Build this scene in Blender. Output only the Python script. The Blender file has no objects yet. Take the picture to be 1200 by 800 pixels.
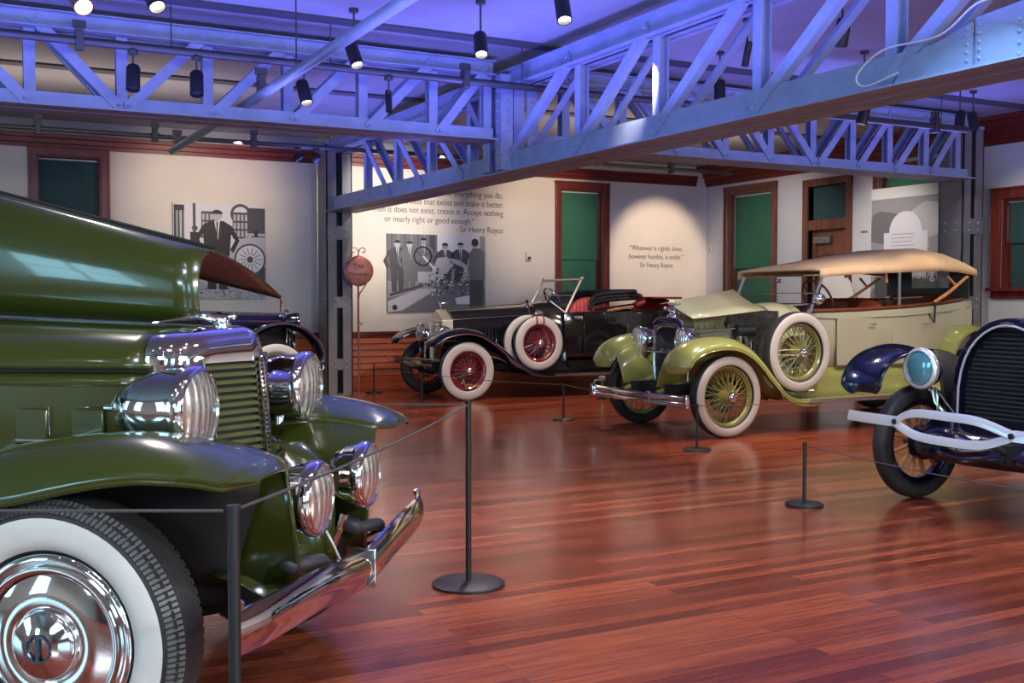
import bpy, math, random
from mathutils import Vector, Matrix
random.seed(7)
PI = math.pi
scene = bpy.context.scene
col = scene.collection

# ------------------------------------------------------------------ camera, light, exposure
F_PX, YAW, PITCH, EYE = 1275.0, math.radians(28.0), math.atan(50/1275.0), 1.4
cam_data = bpy.data.cameras.new('camera'); cam = bpy.data.objects.new('camera', cam_data); col.objects.link(cam)
cam_data.sensor_width = 36.0; cam_data.lens = 36.0*F_PX/1200.0
cam.location = (0, 0, EYE); cam.rotation_euler = (PI/2-PITCH, 0, -YAW)
cam_data.clip_start = 0.05; cam_data.clip_end = 200
scene.camera = cam
scene.view_settings.view_transform = 'Standard'; scene.view_settings.look = 'None'
scene.view_settings.gamma = 1.0; scene.view_settings.use_curve_mapping = False
scene.view_settings.exposure = 0.75
scene.cycles.max_bounces = 7; scene.cycles.diffuse_bounces = 3; scene.cycles.glossy_bounces = 5
scene.cycles.sample_clamp_indirect = 6.0; scene.cycles.caustics_reflective = False; scene.cycles.caustics_refractive = False
world = bpy.data.worlds.new('world'); scene.world = world; world.use_nodes = True
world.node_tree.nodes['Background'].inputs[0].default_value = (0.75, 0.85, 1.0, 1)
world.node_tree.nodes['Background'].inputs[1].default_value = 0.25

def area(name, loc, rot, sx, sy, power, color):
    d = bpy.data.lights.new(name, 'AREA'); d.shape = 'RECTANGLE'; d.size = sx; d.size_y = sy
    d.energy = power; d.color = color
    o = bpy.data.objects.new(name, d); o.location = loc; o.rotation_euler = rot; col.objects.link(o); return o
def spot(name, loc, target, power, color, angle=50, blend=0.5, size=0.03):
    d = bpy.data.lights.new(name, 'SPOT'); d.energy = power; d.color = color
    d.spot_size = math.radians(angle); d.spot_blend = blend; d.shadow_soft_size = size
    o = bpy.data.objects.new(name, d); o.location = loc
    o.rotation_euler = (Vector(target)-Vector(loc)).to_track_quat('-Z', 'Y').to_euler(); col.objects.link(o); return o
WARM = (1.0, 0.80, 0.60); NEUT = (1.0, 0.9, 0.8); BLUE = (0.16, 0.18, 1.0); CYAN = (0.45, 0.85, 1.0)
UP = (PI, 0, 0)
# blue colour-wash lamps along the trusses, shining up at the ceiling
area('blue_uplight', (4.6, 6.2, 2.85), UP, 0.3, 6.2, 60, BLUE)
area('blue_uplight', (1.0, 8.9, 2.9), UP, 7.4, 0.3, 70, BLUE)
area('blue_uplight', (2.0, 6.2, 2.9), UP, 3.0, 2.2, 65, BLUE)  # added broad uplight floating free, fills the blue ceiling between trusses
area('blue_uplight', (6.0, 7.0, 2.85), UP, 0.4, 4.5, 18, BLUE)
area('blue_uplight', (9.0, 8.7, 2.9), UP, 5.0, 0.3, 36, BLUE)
area('blue_uplight', (4.5, 12.4, 2.85), UP, 0.4, 4.0, 28, BLUE)
# blue spots added in mid-air to tint the lower chords
BW = (0.26, 0.27, 1.0)
spot('chord_fill', (1.6, 3.6, 2.2), (4.97, 7.6, 2.70), 170, BW, 42, 0.9, 0.1)
spot('chord_fill', (2.4, 1.6, 2.2), (5.0, 4.6, 2.8), 110, (0.2, 0.5, 1.0), 50, 0.9, 0.1)
spot('chord_fill', (1.0, 4.6, 2.2), (0.6, 9.6, 2.98), 170, BW, 46, 0.9, 0.1)
spot('chord_fill', (2.6, 5.2, 2.2), (3.6, 9.6, 2.98), 120, BW, 40, 0.9, 0.1)
spot('chord_fill', (8.6, 5.0, 2.3), (9.0, 9.6, 3.0), 130, BW, 50, 0.9, 0.1)
spot('chord_fill', (11.2, 6.0, 2.3), (11.4, 9.6, 3.1), 60, BW, 50, 0.9, 0.1)
spot('chord_fill', (2.6, 10.9, 2.3), (4.97, 12.6, 2.85), 80, BW, 90, 0.9, 0.1)
# general fill: unseen lamps added behind the viewer
area('fill_light', (-3.5, -1.5, 2.7), (math.radians(30), 0, math.radians(-20)), 2.0, 1.2, 90, (0.70, 0.88, 1.0))
area('fill_light', (3.0, -3.0, 2.7), (math.radians(30), 0, math.radians(-10)), 2.5, 1.2, 210, NEUT)
area('fill_light', (9.0, -2.5, 2.7), (math.radians(30), 0, math.radians(5)), 2.5, 1.2, 200, NEUT)
area('ceiling_fill', (1.2, 12.6, 3.1), UP, 4.0, 1.0, 16, (1, .82, .68))  # these two are added to lift the dim rear ceiling
area('ceiling_fill', (9.0, 12.6, 3.1), UP, 4.0, 1.5, 16, (1, .82, .68))
def down(x, y, p, c=NEUT, ang=116, z=3.55): return spot('down_fill', (x, y, z), (x, y, 0), p, c, ang, 0.9, 0.12)  # unseen downward fill added over the floor and cars
down(7.4, 11.8, 190, WARM); down(3.6, 12.0, 170, WARM); down(10.6, 12.2, 120, NEUT); down(0.2, 12.2, 150, WARM); down(11.2, 8.0, 70, NEUT)
down(3.4, 6.2, 170, NEUT); down(7.2, 5.0, 150, NEUT); down(9.6, 7.0, 90, NEUT); down(3.2, 2.2, 90, NEUT); down(7.3, 7.4, 80, NEUT)

# ------------------------------------------------------------------ materials
def mat(name, color, rough=0.5, metal=0.0, coat=0.0, noise=0.0, nscale=8.0, bump=0.0, bscale=60.0, emis=None, estr=0.0, trans=0.0, alpha=1.0, spec=0.5):
    m = bpy.data.materials.new(name); m.use_nodes = True; nt = m.node_tree; b = nt.nodes['Principled BSDF']
    b.inputs['Base Color'].default_value = (*color, 1); b.inputs['Roughness'].default_value = rough
    b.inputs['Metallic'].default_value = metal; b.inputs['Coat Weight'].default_value = coat
    b.inputs['Coat Roughness'].default_value = 0.04; b.inputs['Specular IOR Level'].default_value = spec
    b.inputs['Transmission Weight'].default_value = trans; b.inputs['Alpha'].default_value = alpha
    if emis: b.inputs['Emission Color'].default_value = (*emis, 1); b.inputs['Emission Strength'].default_value = estr
    tc = nt.nodes.new('ShaderNodeTexCoord')
    if noise > 0:
        n = nt.nodes.new('ShaderNodeTexNoise'); n.inputs['Scale'].default_value = nscale; n.inputs['Detail'].default_value = 5
        nt.links.new(tc.outputs['Object'], n.inputs['Vector'])
        r = nt.nodes.new('ShaderNodeValToRGB')
        r.color_ramp.elements[0].position = 0.3; r.color_ramp.elements[1].position = 0.7
        r.color_ramp.elements[0].color = (*[c*(1-noise) for c in color], 1)
        r.color_ramp.elements[1].color = (*[min(1, c*(1+noise)) for c in color], 1)
        nt.links.new(n.outputs['Fac'], r.inputs['Fac']); nt.links.new(r.outputs['Color'], b.inputs['Base Color'])
    if bump > 0:
        n2 = nt.nodes.new('ShaderNodeTexNoise'); n2.inputs['Scale'].default_value = bscale
        nt.links.new(tc.outputs['Object'], n2.inputs['Vector'])
        bp = nt.nodes.new('ShaderNodeBump'); bp.inputs['Strength'].default_value = bump; bp.inputs['Distance'].default_value = 0.01
        nt.links.new(n2.outputs['Fac'], bp.inputs['Height']); nt.links.new(bp.outputs['Normal'], b.inputs['Normal'])
    return m
def s2l(r, g, b):
    f = lambda c: (c/255/12.92) if c <= 10 else ((c/255+0.055)/1.055)**2.4
    return (f(r), f(g), f(b))
def wood_mat(name, c1, c2, axis='X', scale=3.0, rough=0.35, coat=0.3):
    m = bpy.data.materials.new(name); m.use_nodes = True; nt = m.node_tree; b = nt.nodes['Principled BSDF']
    tc = nt.nodes.new('ShaderNodeTexCoord'); mp = nt.nodes.new('ShaderNodeMapping')
    mp.inputs['Scale'].default_value = {'X': (0.6, 12, 12), 'Y': (12, 0.6, 12), 'Z': (12, 12, 0.6)}[axis]
    n = nt.nodes.new('ShaderNodeTexNoise'); n.inputs['Scale'].default_value = scale; n.inputs['Detail'].default_value = 6
    r = nt.nodes.new('ShaderNodeValToRGB'); r.color_ramp.elements[0].position = 0.32; r.color_ramp.elements[1].position = 0.7
    r.color_ramp.elements[0].color = (*c1, 1); r.color_ramp.elements[1].color = (*c2, 1)
    nt.links.new(tc.outputs['Object'], mp.inputs['Vector']); nt.links.new(mp.outputs['Vector'], n.inputs['Vector'])
    nt.links.new(n.outputs['Fac'], r.inputs['Fac']); nt.links.new(r.outputs['Color'], b.inputs['Base Color'])
    b.inputs['Roughness'].default_value = rough; b.inputs['Coat Weight'].default_value = coat
    return m
def floor_mat():
    m = bpy.data.materials.new('cherry_floor'); m.use_nodes = True; nt = m.node_tree; b = nt.nodes['Principled BSDF']; L = nt.links.new
    tc = nt.nodes.new('ShaderNodeTexCoord')
    br = nt.nodes.new('ShaderNodeTexBrick'); br.offset = 0.37; br.offset_frequency = 2
    br.inputs['Scale'].default_value = 1.0; br.inputs['Brick Width'].default_value = 1.9; br.inputs['Row Height'].default_value = 0.083
    br.inputs['Mortar Size'].default_value = 0.0012; br.inputs['Mortar Smooth'].default_value = 0.3
    br.inputs['Color1'].default_value = (0, 0, 0, 1); br.inputs['Color2'].default_value = (1, 1, 1, 1); br.inputs['Mortar'].default_value = (0, 0, 0, 1)
    L(tc.outputs['Object'], br.inputs['Vector'])
    mp = nt.nodes.new('ShaderNodeMapping'); mp.inputs['Scale'].default_value = (1.2, 22, 1)
    n = nt.nodes.new('ShaderNodeTexNoise'); n.inputs['Scale'].default_value = 2.2; n.inputs['Detail'].default_value = 7; n.inputs['Roughness'].default_value = 0.6
    L(tc.outputs['Object'], mp.inputs['Vector']); L(mp.outputs['Vector'], n.inputs['Vector'])
    mx = nt.nodes.new('ShaderNodeMath'); mx.operation = 'MULTIPLY_ADD'; mx.inputs[1].default_value = 0.40
    L(br.outputs['Color'], mx.inputs[0])
    ml = nt.nodes.new('ShaderNodeMath'); ml.operation = 'MULTIPLY'; ml.inputs[1].default_value = 0.66
    L(n.outputs['Fac'], ml.inputs[0]); L(ml.outputs[0], mx.inputs[2])
    r = nt.nodes.new('ShaderNodeValToRGB'); e = r.color_ramp.elements
    e[0].position = 0.18; e[0].color = (0.060, 0.012, 0.008, 1)
    e[1].position = 0.85; e[1].color = (0.46, 0.115, 0.045, 1)
    e2 = e.new(0.42); e2.color = (0.17, 0.032, 0.017, 1)
    e3 = e.new(0.62); e3.color = (0.27, 0.058, 0.029, 1)
    L(mx.outputs[0], r.inputs['Fac'])
    mm = nt.nodes.new('ShaderNodeMixRGB'); mm.blend_type = 'MIX'; mm.inputs[2].default_value = (0.045, 0.010, 0.007, 1)
    sc = nt.nodes.new('ShaderNodeMath'); sc.operation = 'MULTIPLY'; sc.inputs[1].default_value = 0.75
    L(br.outputs['Fac'], sc.inputs[0]); L(sc.outputs[0], mm.inputs[0]); L(r.outputs['Color'], mm.inputs[1])
    L(mm.outputs[0], b.inputs['Base Color'])
    n3 = nt.nodes.new('ShaderNodeTexNoise'); n3.inputs['Scale'].default_value = 2.0; L(tc.outputs['Object'], n3.inputs['Vector'])
    rr = nt.nodes.new('ShaderNodeMapRange'); rr.inputs[3].default_value = 0.14; rr.inputs[4].default_value = 0.30
    L(n3.outputs['Fac'], rr.inputs[0]); L(rr.outputs[0], b.inputs['Roughness'])
    bp = nt.nodes.new('ShaderNodeBump'); bp.inputs['Strength'].default_value = 0.12; bp.inputs['Distance'].default_value = 0.004
    L(n.outputs['Fac'], bp.inputs['Height']); L(bp.outputs['Normal'], b.inputs['Normal'])
    b.inputs['Specular IOR Level'].default_value = 0.5; b.inputs['Coat Weight'].default_value = 0.18; b.inputs['Coat Roughness'].default_value = 0.12
    return m
M = {}
M['floor'] = floor_mat()
M['wall'] = mat('wall_paint', (0.68, 0.61, 0.53), 0.85, noise=0.04, nscale=1.5, bump=0.05)
M['wallR'] = mat('wall_paint_pale', (0.62, 0.60, 0.60), 0.85, noise=0.04, nscale=1.5, bump=0.05)
M['ceil'] = mat('ceiling_paint', (0.27, 0.275, 0.30), 0.75, noise=0.08, nscale=2.5)
M['ceilband'] = mat('ceiling_shade_strip', (0.05, 0.05, 0.06), 0.6)  # dark paint stands in for a shadowed band of the ceiling
M['mahog'] = wood_mat('mahogany_trim', (0.09, 0.012, 0.008), (0.22, 0.030, 0.018), 'X', 2.0, 0.4, 0.1)
M['mahogZ'] = wood_mat('mahogany_trim_upright', (0.10, 0.014, 0.009), (0.22, 0.032, 0.018), 'Z', 2.0, 0.4, 0.1)
M['wains'] = wood_mat('wainscot_boards', (0.30, 0.055, 0.020), (0.58, 0.14, 0.045), 'X', 2.5, 0.3, 0.5)
M['walnut'] = wood_mat('walnut_trim', (0.10, 0.030, 0.018), (0.22, 0.075, 0.042), 'Z', 2.0, 0.4, 0.1)
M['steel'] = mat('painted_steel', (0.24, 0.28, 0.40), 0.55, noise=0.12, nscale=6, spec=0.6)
M['colsteel'] = mat('column_steel', (0.165, 0.155, 0.16), 0.45, noise=0.15, nscale=4)
M['darksteel'] = mat('dark_steel', (0.035, 0.035, 0.04), 0.4)
M['black'] = mat('black_paint', (0.006, 0.006, 0.007), 0.5)
M['matblack'] = mat('matte_black', (0.010, 0.010, 0.011), 0.6)
M['cord'] = mat('barrier_cord', (0.06, 0.055, 0.055), 0.5)
M['pipe'] = mat('galvanised_pipe', (0.22, 0.26, 0.28), 0.4, metal=0.4, noise=0.1)
M['chrome'] = mat('chrome', (0.80, 0.80, 0.82), 0.06, metal=1.0)
M['nickel'] = mat('nickel', (0.72, 0.66, 0.56), 0.16, metal=1.0)
M['rubber'] = mat('tyre_rubber', (0.020, 0.020, 0.022), 0.6, noise=0.2, nscale=20, bump=0.1)
M['ribrubber'] = mat('highlit_rib_rubber', (0.10, 0.105, 0.11), 0.38)  # highlight on the shoulder ribs put into a lighter, glossier rubber
M['whitewall'] = mat('whitewall_rubber', (0.62, 0.60, 0.57), 0.5, noise=0.05, nscale=6)
M['pinkwall'] = mat('cream_sidewall_rubber', (0.46, 0.41, 0.375), 0.55, noise=0.06, nscale=6)
M['green'] = mat('olive_green_lacquer', (0.033, 0.042, 0.006), 0.20, coat=0.6, spec=0.6)
M['greenslat'] = mat('olive_slat_enamel', (0.10, 0.115, 0.045), 0.35, coat=0.5)
M['under'] = mat('brown_primer_underside', (0.17, 0.065, 0.045), 0.28, noise=0.3, nscale=3, coat=0.3)
M['lime'] = mat('yellow_green_lacquer', (0.29, 0.30, 0.075), 0.25, coat=1.0)
M['cream'] = mat('cream_lacquer', (0.36, 0.33, 0.225), 0.3, coat=0.8)
M['creamhood'] = mat('pale_yellow_lacquer', (0.53, 0.49, 0.28), 0.3, coat=0.8)
M['tan'] = mat('tan_canvas', (0.66, 0.43, 0.22), 0.9, noise=0.06, nscale=5, bump=0.25, bscale=150)
M['canvasdark'] = mat('grey_canvas_lining', (0.05, 0.055, 0.05), 0.9, noise=0.1)
M['blackcar'] = mat('black_lacquer', (0.008, 0.008, 0.010), 0.12, coat=1.0)
M['navy'] = mat('navy_lacquer', (0.004, 0.006, 0.022), 0.18, coat=0.4)
M['redspoke'] = mat('crimson_enamel', (0.19, 0.005, 0.017), 0.3, coat=0.7)
M['limespoke'] = mat('olive_yellow_enamel', (0.22, 0.20, 0.05), 0.3, coat=0.6)
M['redleather'] = mat('red_leather', (0.36, 0.022, 0.022), 0.42, noise=0.12, nscale=10, bump=0.1)
M['brownleather'] = mat('chestnut_leather', (0.14, 0.032, 0.014), 0.35, noise=0.2, nscale=10)
M['engine'] = mat('engine_castings', (0.20, 0.19, 0.17), 0.4, metal=0.5, noise=0.35, nscale=18)
M['olivepanel'] = mat('olive_engine_pan', (0.26, 0.25, 0.15), 0.5)
M['polwood'] = wood_mat('varnished_ash', (0.45, 0.16, 0.05), (0.70, 0.33, 0.12), 'Z', 3.0)
M['woodspoke'] = wood_mat('varnished_spoke', (0.42, 0.15, 0.04), (0.66, 0.30, 0.10), 'Z', 3.0)
M['blind'] = mat('green_roller_blind', (0.035, 0.16, 0.085), 0.75, noise=0.12, nscale=2.0)
M['blindteal'] = mat('dark_teal_roller_blind', (0.022, 0.062, 0.062), 0.75, noise=0.12, nscale=2.0)
M['offwhite'] = mat('offwhite_panel', (0.62, 0.60, 0.58), 0.6)
M['ink'] = mat('grey_lettering', (0.16, 0.13, 0.11), 0.7)
M['plaque'] = mat('copper_plaque', (0.26, 0.09, 0.07), 0.4, metal=0.4, noise=0.25, nscale=20)
M['plaqueink'] = mat('plaque_lettering', (0.08, 0.025, 0.02), 0.5)
M['led'] = mat('lamp_lens', (0.9, 0.85, 0.75), 0.3, emis=(1.0, 0.86, 0.7), estr=9.0)
M['ledstrong'] = mat('bright_lamp_lens', (0.9, 0.9, 0.9), 0.3, emis=(0.85, 0.85, 1.0), estr=120.0)
M['redseat'] = mat('tufted_red_leather', (0.62, 0.085, 0.075), 0.45, noise=0.1, nscale=12)
M['day'] = mat('daylit_window_glass', (0.2, 0.3, 0.35), 0.2, emis=(0.38, 0.80, 1.0), estr=6.0)
M['slit'] = mat('daylight_gap', (0.5, 0.6, 0.8), 0.3, emis=(0.55, 0.72, 1.0), estr=1.1)
M['mesh'] = mat('radiator_core', (0.010, 0.010, 0.012), 0.4, metal=0.3, bump=0.6, bscale=250)
M['teallens'] = mat('teal_lamp_glass', (0.10, 0.30, 0.36), 0.15, metal=0.3, coat=1.0)
M['creamnickel'] = mat('warm_nickel', (0.80, 0.72, 0.58), 0.32, metal=0.65)
M['alu'] = mat('polished_bumper_metal', (0.88, 0.90, 0.92), 0.28, metal=0.6, coat=0.5)
M['gold'] = mat('gold_leaf', (0.75, 0.45, 0.18), 0.3, metal=0.6)
M['strap'] = mat('red_brown_strap', (0.20, 0.03, 0.02), 0.5)
for k, v in dict(p0=0.015, p1=0.06, p2=0.14, p3=0.26, p4=0.42, p5=0.62).items():
    M[k] = mat('photo_print_tone_'+k, (v*1.02, v*0.97, v*1.03), 0.6)
def lens_mat():
    m = mat('fluted_lamp_lens', (0.80, 0.78, 0.75), 0.18, metal=0.8, coat=1.0); nt = m.node_tree; b = nt.nodes['Principled BSDF']
    tc = nt.nodes.new('ShaderNodeTexCoord'); w = nt.nodes.new('ShaderNodeTexWave'); w.bands_direction = 'Y'
    w.inputs['Scale'].default_value = 9; w.inputs['Distortion'].default_value = 2; w.inputs['Detail'].default_value = 1
    bp = nt.nodes.new('ShaderNodeBump'); bp.inputs['Strength'].default_value = 0.45; bp.inputs['Distance'].default_value = 0.01
    nt.links.new(tc.outputs['Object'], w.inputs['Vector']); nt.links.new(w.outputs['Fac'], bp.inputs['Height']); nt.links.new(bp.outputs['Normal'], b.inputs['Normal'])
    return m
M['lens'] = lens_mat()
def glass_mat():
    m = bpy.data.materials.new('clear_glass'); m.use_nodes = True; nt = m.node_tree; nt.nodes.clear()
    o = nt.nodes.new('ShaderNodeOutputMaterial'); mx = nt.nodes.new('ShaderNodeMixShader'); t = nt.nodes.new('ShaderNodeBsdfTransparent'); g = nt.nodes.new('ShaderNodeBsdfGlossy')
    t.inputs[0].default_value = (0.90, 0.94, 0.92, 1); g.inputs['Roughness'].default_value = 0.03; lw = nt.nodes.new('ShaderNodeLayerWeight'); pw = nt.nodes.new('ShaderNodeMath'); pw.operation = 'POWER'; pw.inputs[1].default_value = 4.0; f = nt.nodes.new('ShaderNodeMath'); f.operation = 'MULTIPLY_ADD'; f.inputs[1].default_value = 0.5; f.inputs[2].default_value = 0.04
    nt.links.new(lw.outputs['Facing'], pw.inputs[0]); nt.links.new(pw.outputs[0], f.inputs[0])
    nt.links.new(f.outputs[0], mx.inputs[0]); nt.links.new(t.outputs[0], mx.inputs[1]); nt.links.new(g.outputs[0], mx.inputs[2]); nt.links.new(mx.outputs[0], o.inputs[0])
    return m
M['glass'] = glass_mat()

# ------------------------------------------------------------------ mesh helpers
class MB:
    def __init__(s): s.v = []; s.f = []; s.m = []
    def add(s, vs, fs, mi=0):
        o = len(s.v); s.v += [tuple(v) for v in vs]; s.f += [tuple(i+o for i in f) for f in fs]; s.m += [mi]*len(fs); return s
    def bx(s, x0, x1, y0, y1, z0, z1, mi=0):
        vs = [(x, y, z) for x in (x0, x1) for y in (y0, y1) for z in (z0, z1)]
        return s.add(vs, [(0,1,3,2),(4,6,7,5),(0,4,5,1),(2,3,7,6),(0,2,6,4),(1,5,7,3)], mi)
    def bar(s, p0, p1, w, h, up=(0,0,1), mi=0):
        p0 = Vector(p0); p1 = Vector(p1); d = (p1-p0).normalized(); sx = d.cross(Vector(up))
        if sx.length < 1e-4: sx = d.cross(Vector((1,0,0)))
        sx.normalize(); uz = sx.cross(d)
        vs = [p+sx*a*w/2+uz*b*h/2 for p in (p0, p1) for a in (-1,1) for b in (-1,1)]
        return s.add(vs, [(0,1,3,2),(4,6,7,5),(0,4,5,1),(2,3,7,6),(0,2,6,4),(1,5,7,3)], mi)
    def loft(s, rings, closed=True, cap=True, mi=0, flip=False):
        n = len(rings[0]); vs = [p for r in rings for p in r]; fs = []
        for i in range(len(rings)-1):
            for j in range(n if closed else n-1):
                k = (j+1) % n; q = (i*n+j, i*n+k, (i+1)*n+k, (i+1)*n+j)
                fs.append(q[::-1] if flip else q)
        if cap and closed: fs.append(tuple(range(n))[::-1] if not flip else tuple(range(n))); l = (len(rings)-1)*n; fs.append(tuple(range(l, l+n)) if not flip else tuple(range(l, l+n))[::-1])
        return s.add(vs, fs, mi)
    def tube(s, pts, r, n=8, mi=0, cap=True):
        pts = [Vector(p) for p in pts]; rs = r if isinstance(r, (list, tuple)) else [r]*len(pts)
        t0 = (pts[1]-pts[0]).normalized(); u = t0.orthogonal().normalized(); rings = []
        for i, p in enumerate(pts):
            a = pts[max(i-1, 0)]; b = pts[min(i+1, len(pts)-1)]; t = (b-a).normalized()
            u = (u-t*u.dot(t)); u = u.normalized() if u.length > 1e-6 else t.orthogonal().normalized(); v = t.cross(u)
            rings.append([p+(u*math.cos(2*PI*k/n)+v*math.sin(2*PI*k/n))*rs[i] for k in range(n)])
        return s.loft(rings, True, cap, mi)
    def cyl(s, p0, p1, r0, r1=None, n=16, mi=0): return s.tube([p0, p1], [r0, r0 if r1 is None else r1], n, mi)
    def lathe(s, prof, c, axis, n=32, mi=0, closed=False):
        c = Vector(c); ax = Vector(axis).normalized(); u = ax.orthogonal().normalized(); v = ax.cross(u); rings = []
        for k in range(n):
            a = 2*PI*k/n; d = u*math.cos(a)+v*math.sin(a); rings.append([c+ax*h+d*r for r, h in prof])
        m = len(prof); vs = [p for r in rings for p in r]; fs = []
        for k in range(n):
            k2 = (k+1) % n
            for j in range(m if closed else m-1):
                j2 = (j+1) % m; fs.append((k*m+j, k2*m+j, k2*m+j2, k*m+j2))
        return s.add(vs, fs, mi)
    def ball(s, c, r, n=12, mi=0, sc=(1,1,1)):
        c = Vector(c); rings = []
        for i in range(1, n//2+1-0):
            if i == n//2: break
            t = PI*i/(n//2); rings.append([c+Vector((r*sc[0]*math.sin(t)*math.cos(2*PI*k/n), r*sc[1]*math.sin(t)*math.sin(2*PI*k/n), r*sc[2]*math.cos(t))) for k in range(n)])
        return s.loft(rings, True, True, mi, flip=True)
    def prism(s, poly, plane, d0, d1, mi=0):
        def P(a, b, d): return {'xz': (a, d, b), 'yz': (d, a, b), 'xy': (a, b, d)}[plane]
        n = len(poly); vs = [P(a, b, d0) for a, b in poly]+[P(a, b, d1) for a, b in poly]
        fs = [tuple(range(n)), tuple(range(2*n-1, n-1, -1))]+[(i, i+n, (i+1) % n+n, (i+1) % n) for i in range(n)]
        return s.add(vs, fs, mi)
    def grid(s, g, mi=0): return s.loft(g, False, False, mi)
    def build(s, name, mats, parent=None, smooth=35, bevel=0, solid=0, loc=None, sub=0):
        me = bpy.data.meshes.new(name); me.from_pydata(s.v, [], s.f)
        mats = mats if isinstance(mats, (list, tuple)) else [mats]
        for m in mats: me.materials.append(M[m] if isinstance(m, str) else m)
        for p, mi in zip(me.polygons, s.m): p.material_index = mi
        import bmesh
        bm = bmesh.new(); bm.from_mesh(me); bmesh.ops.recalc_face_normals(bm, faces=bm.faces); bm.to_mesh(me); bm.free()
        if smooth:
            for p in me.polygons: p.use_smooth = True
            me.set_sharp_from_angle(angle=math.radians(smooth))
        o = bpy.data.objects.new(name, me); col.objects.link(o)
        if parent: o.parent = parent
        if loc: o.location = loc
        if sub: md = o.modifiers.new('sub', 'SUBSURF'); md.levels = sub; md.render_levels = sub
        if solid: md = o.modifiers.new('solid', 'SOLIDIFY'); md.thickness = solid; md.offset = 0
        if bevel: md = o.modifiers.new('bevel', 'BEVEL'); md.width = bevel; md.segments = 2; md.limit_method = 'ANGLE'
        return o
def tag(o, label=None, cat=None, group=None, kind=None):
    if label: o['label'] = label
    if cat: o['category'] = cat
    if group: o['group'] = group
    if kind: o['kind'] = kind
    return o
def struct(o): o['kind'] = 'structure'; return o
def empty(name, loc=(0,0,0), rz=0, label=None, cat=None, group=None):
    o = bpy.data.objects.new(name, None); col.objects.link(o); o.location = loc; o.rotation_euler = (0, 0, rz); o.empty_display_size = 0.2
    return tag(o, label, cat, group)
def text_mesh(name, body, size, loc, rot, m, parent=None, align='LEFT', depth=0.002, scx=1.0):
    cu = bpy.data.curves.new(name, 'FONT'); cu.body = body; cu.size = size; cu.align_x = align; cu.extrude = depth
    t = bpy.data.objects.new(name, cu); col.objects.link(t)
    dg = bpy.context.evaluated_depsgraph_get(); dg.update(); me = bpy.data.meshes.new_from_object(t.evaluated_get(dg))
    bpy.data.objects.remove(t); me.materials.clear(); me.materials.append(M[m])
    o = bpy.data.objects.new(name, me); col.objects.link(o); o.location = loc; o.rotation_euler = rot; o.scale = (scx, 1, 1)
    if parent: o.parent = parent
    return o
def catmull(pts, n=6):
    P = [Vector(p) for p in pts]; out = []
    for i in range(len(P)-1):
        a = P[max(i-1, 0)]; b = P[i]; c = P[i+1]; d = P[min(i+2, len(P)-1)]
        for k in range(n):
            t = k/n; out.append(0.5*((2*b)+(c-a)*t+(2*a-5*b+4*c-d)*t*t+(3*b-a-3*c+d)*t**3))
    out.append(P[-1]); return out
# ------------------------------------------------------------------ the room
XL, XR, YN, YF, ZC = -7.0, 12.55, -6.0, 16.0, 3.80
struct(MB().bx(XL, XR, YN, YF, -0.1, 0).build('floor', 'floor', smooth=0))
cl = struct(MB().bx(XL-.2, XR+.2, YN-.2, YF+.2, ZC, ZC+.15).build('ceiling', 'ceil', smooth=0))
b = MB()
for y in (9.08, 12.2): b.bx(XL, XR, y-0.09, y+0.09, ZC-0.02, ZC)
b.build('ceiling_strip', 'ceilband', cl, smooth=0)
def wall_with_holes(name, axis, pos, thick, a0, a1, z1, holes, m):
    # axis 'x': wall spans x at y=pos ; 'y': wall spans y at x=pos ; built from boxes round the openings
    b = MB(); holes = sorted(holes); cur = a0
    def bx(p0, p1, q0, q1):
        if p1-p0 < 1e-4 or q1-q0 < 1e-4: return
        if axis == 'x': b.bx(p0, p1, min(pos, pos+thick), max(pos, pos+thick), q0, q1)
        else: b.bx(min(pos, pos+thick), max(pos, pos+thick), p0, p1, q0, q1)
    for h0, h1, hz0, hz1 in holes:
        bx(cur, h0, 0, z1); bx(h0, h1, 0, hz0); bx(h0, h1, hz1, z1); cur = h1
    bx(cur, a1, 0, z1)
    return struct(b.build(name, m, smooth=0))
HB = [(1.27, 2.07, 1.15, 3.34), (9.45, 10.29, 1.15, 3.27)]
HR = [(8.80, 9.75, 1.50, 2.72), (10.75, 11.85, 1.15, 3.25), (12.53, 13.36, 0.0, 3.20), (14.22, 15.35, 1.15, 3.25)]
HL = [(1.0, 2.2, 0.9, 3.2), (4.2, 5.4, 0.9, 3.2), (7.4, 8.6, 0.9, 3.2), (10.6, 11.8, 0.9, 3.2)]
HN = [(-4.6, -3.2, 0.9, 3.2), (-1.2, 0.2, 0.9, 3.2), (2.4, 3.8, 0.9, 3.2), (6.0, 7.4, 0.9, 3.2)]
wb = wall_with_holes('wall_back', 'x', YF, 0.25, XL, XR+.25, ZC, HB, 'wall')
wr = wall_with_holes('wall_right', 'y', XR, 0.25, YN, YF, ZC, HR, 'wallR')
wall_with_holes('wall_left', 'y', XL, -0.25, YN, YF, ZC, HL, 'wall')
wall_with_holes('wall_front', 'x', YN, -0.25, XL, XR, ZC, HN, 'wall')
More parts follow.
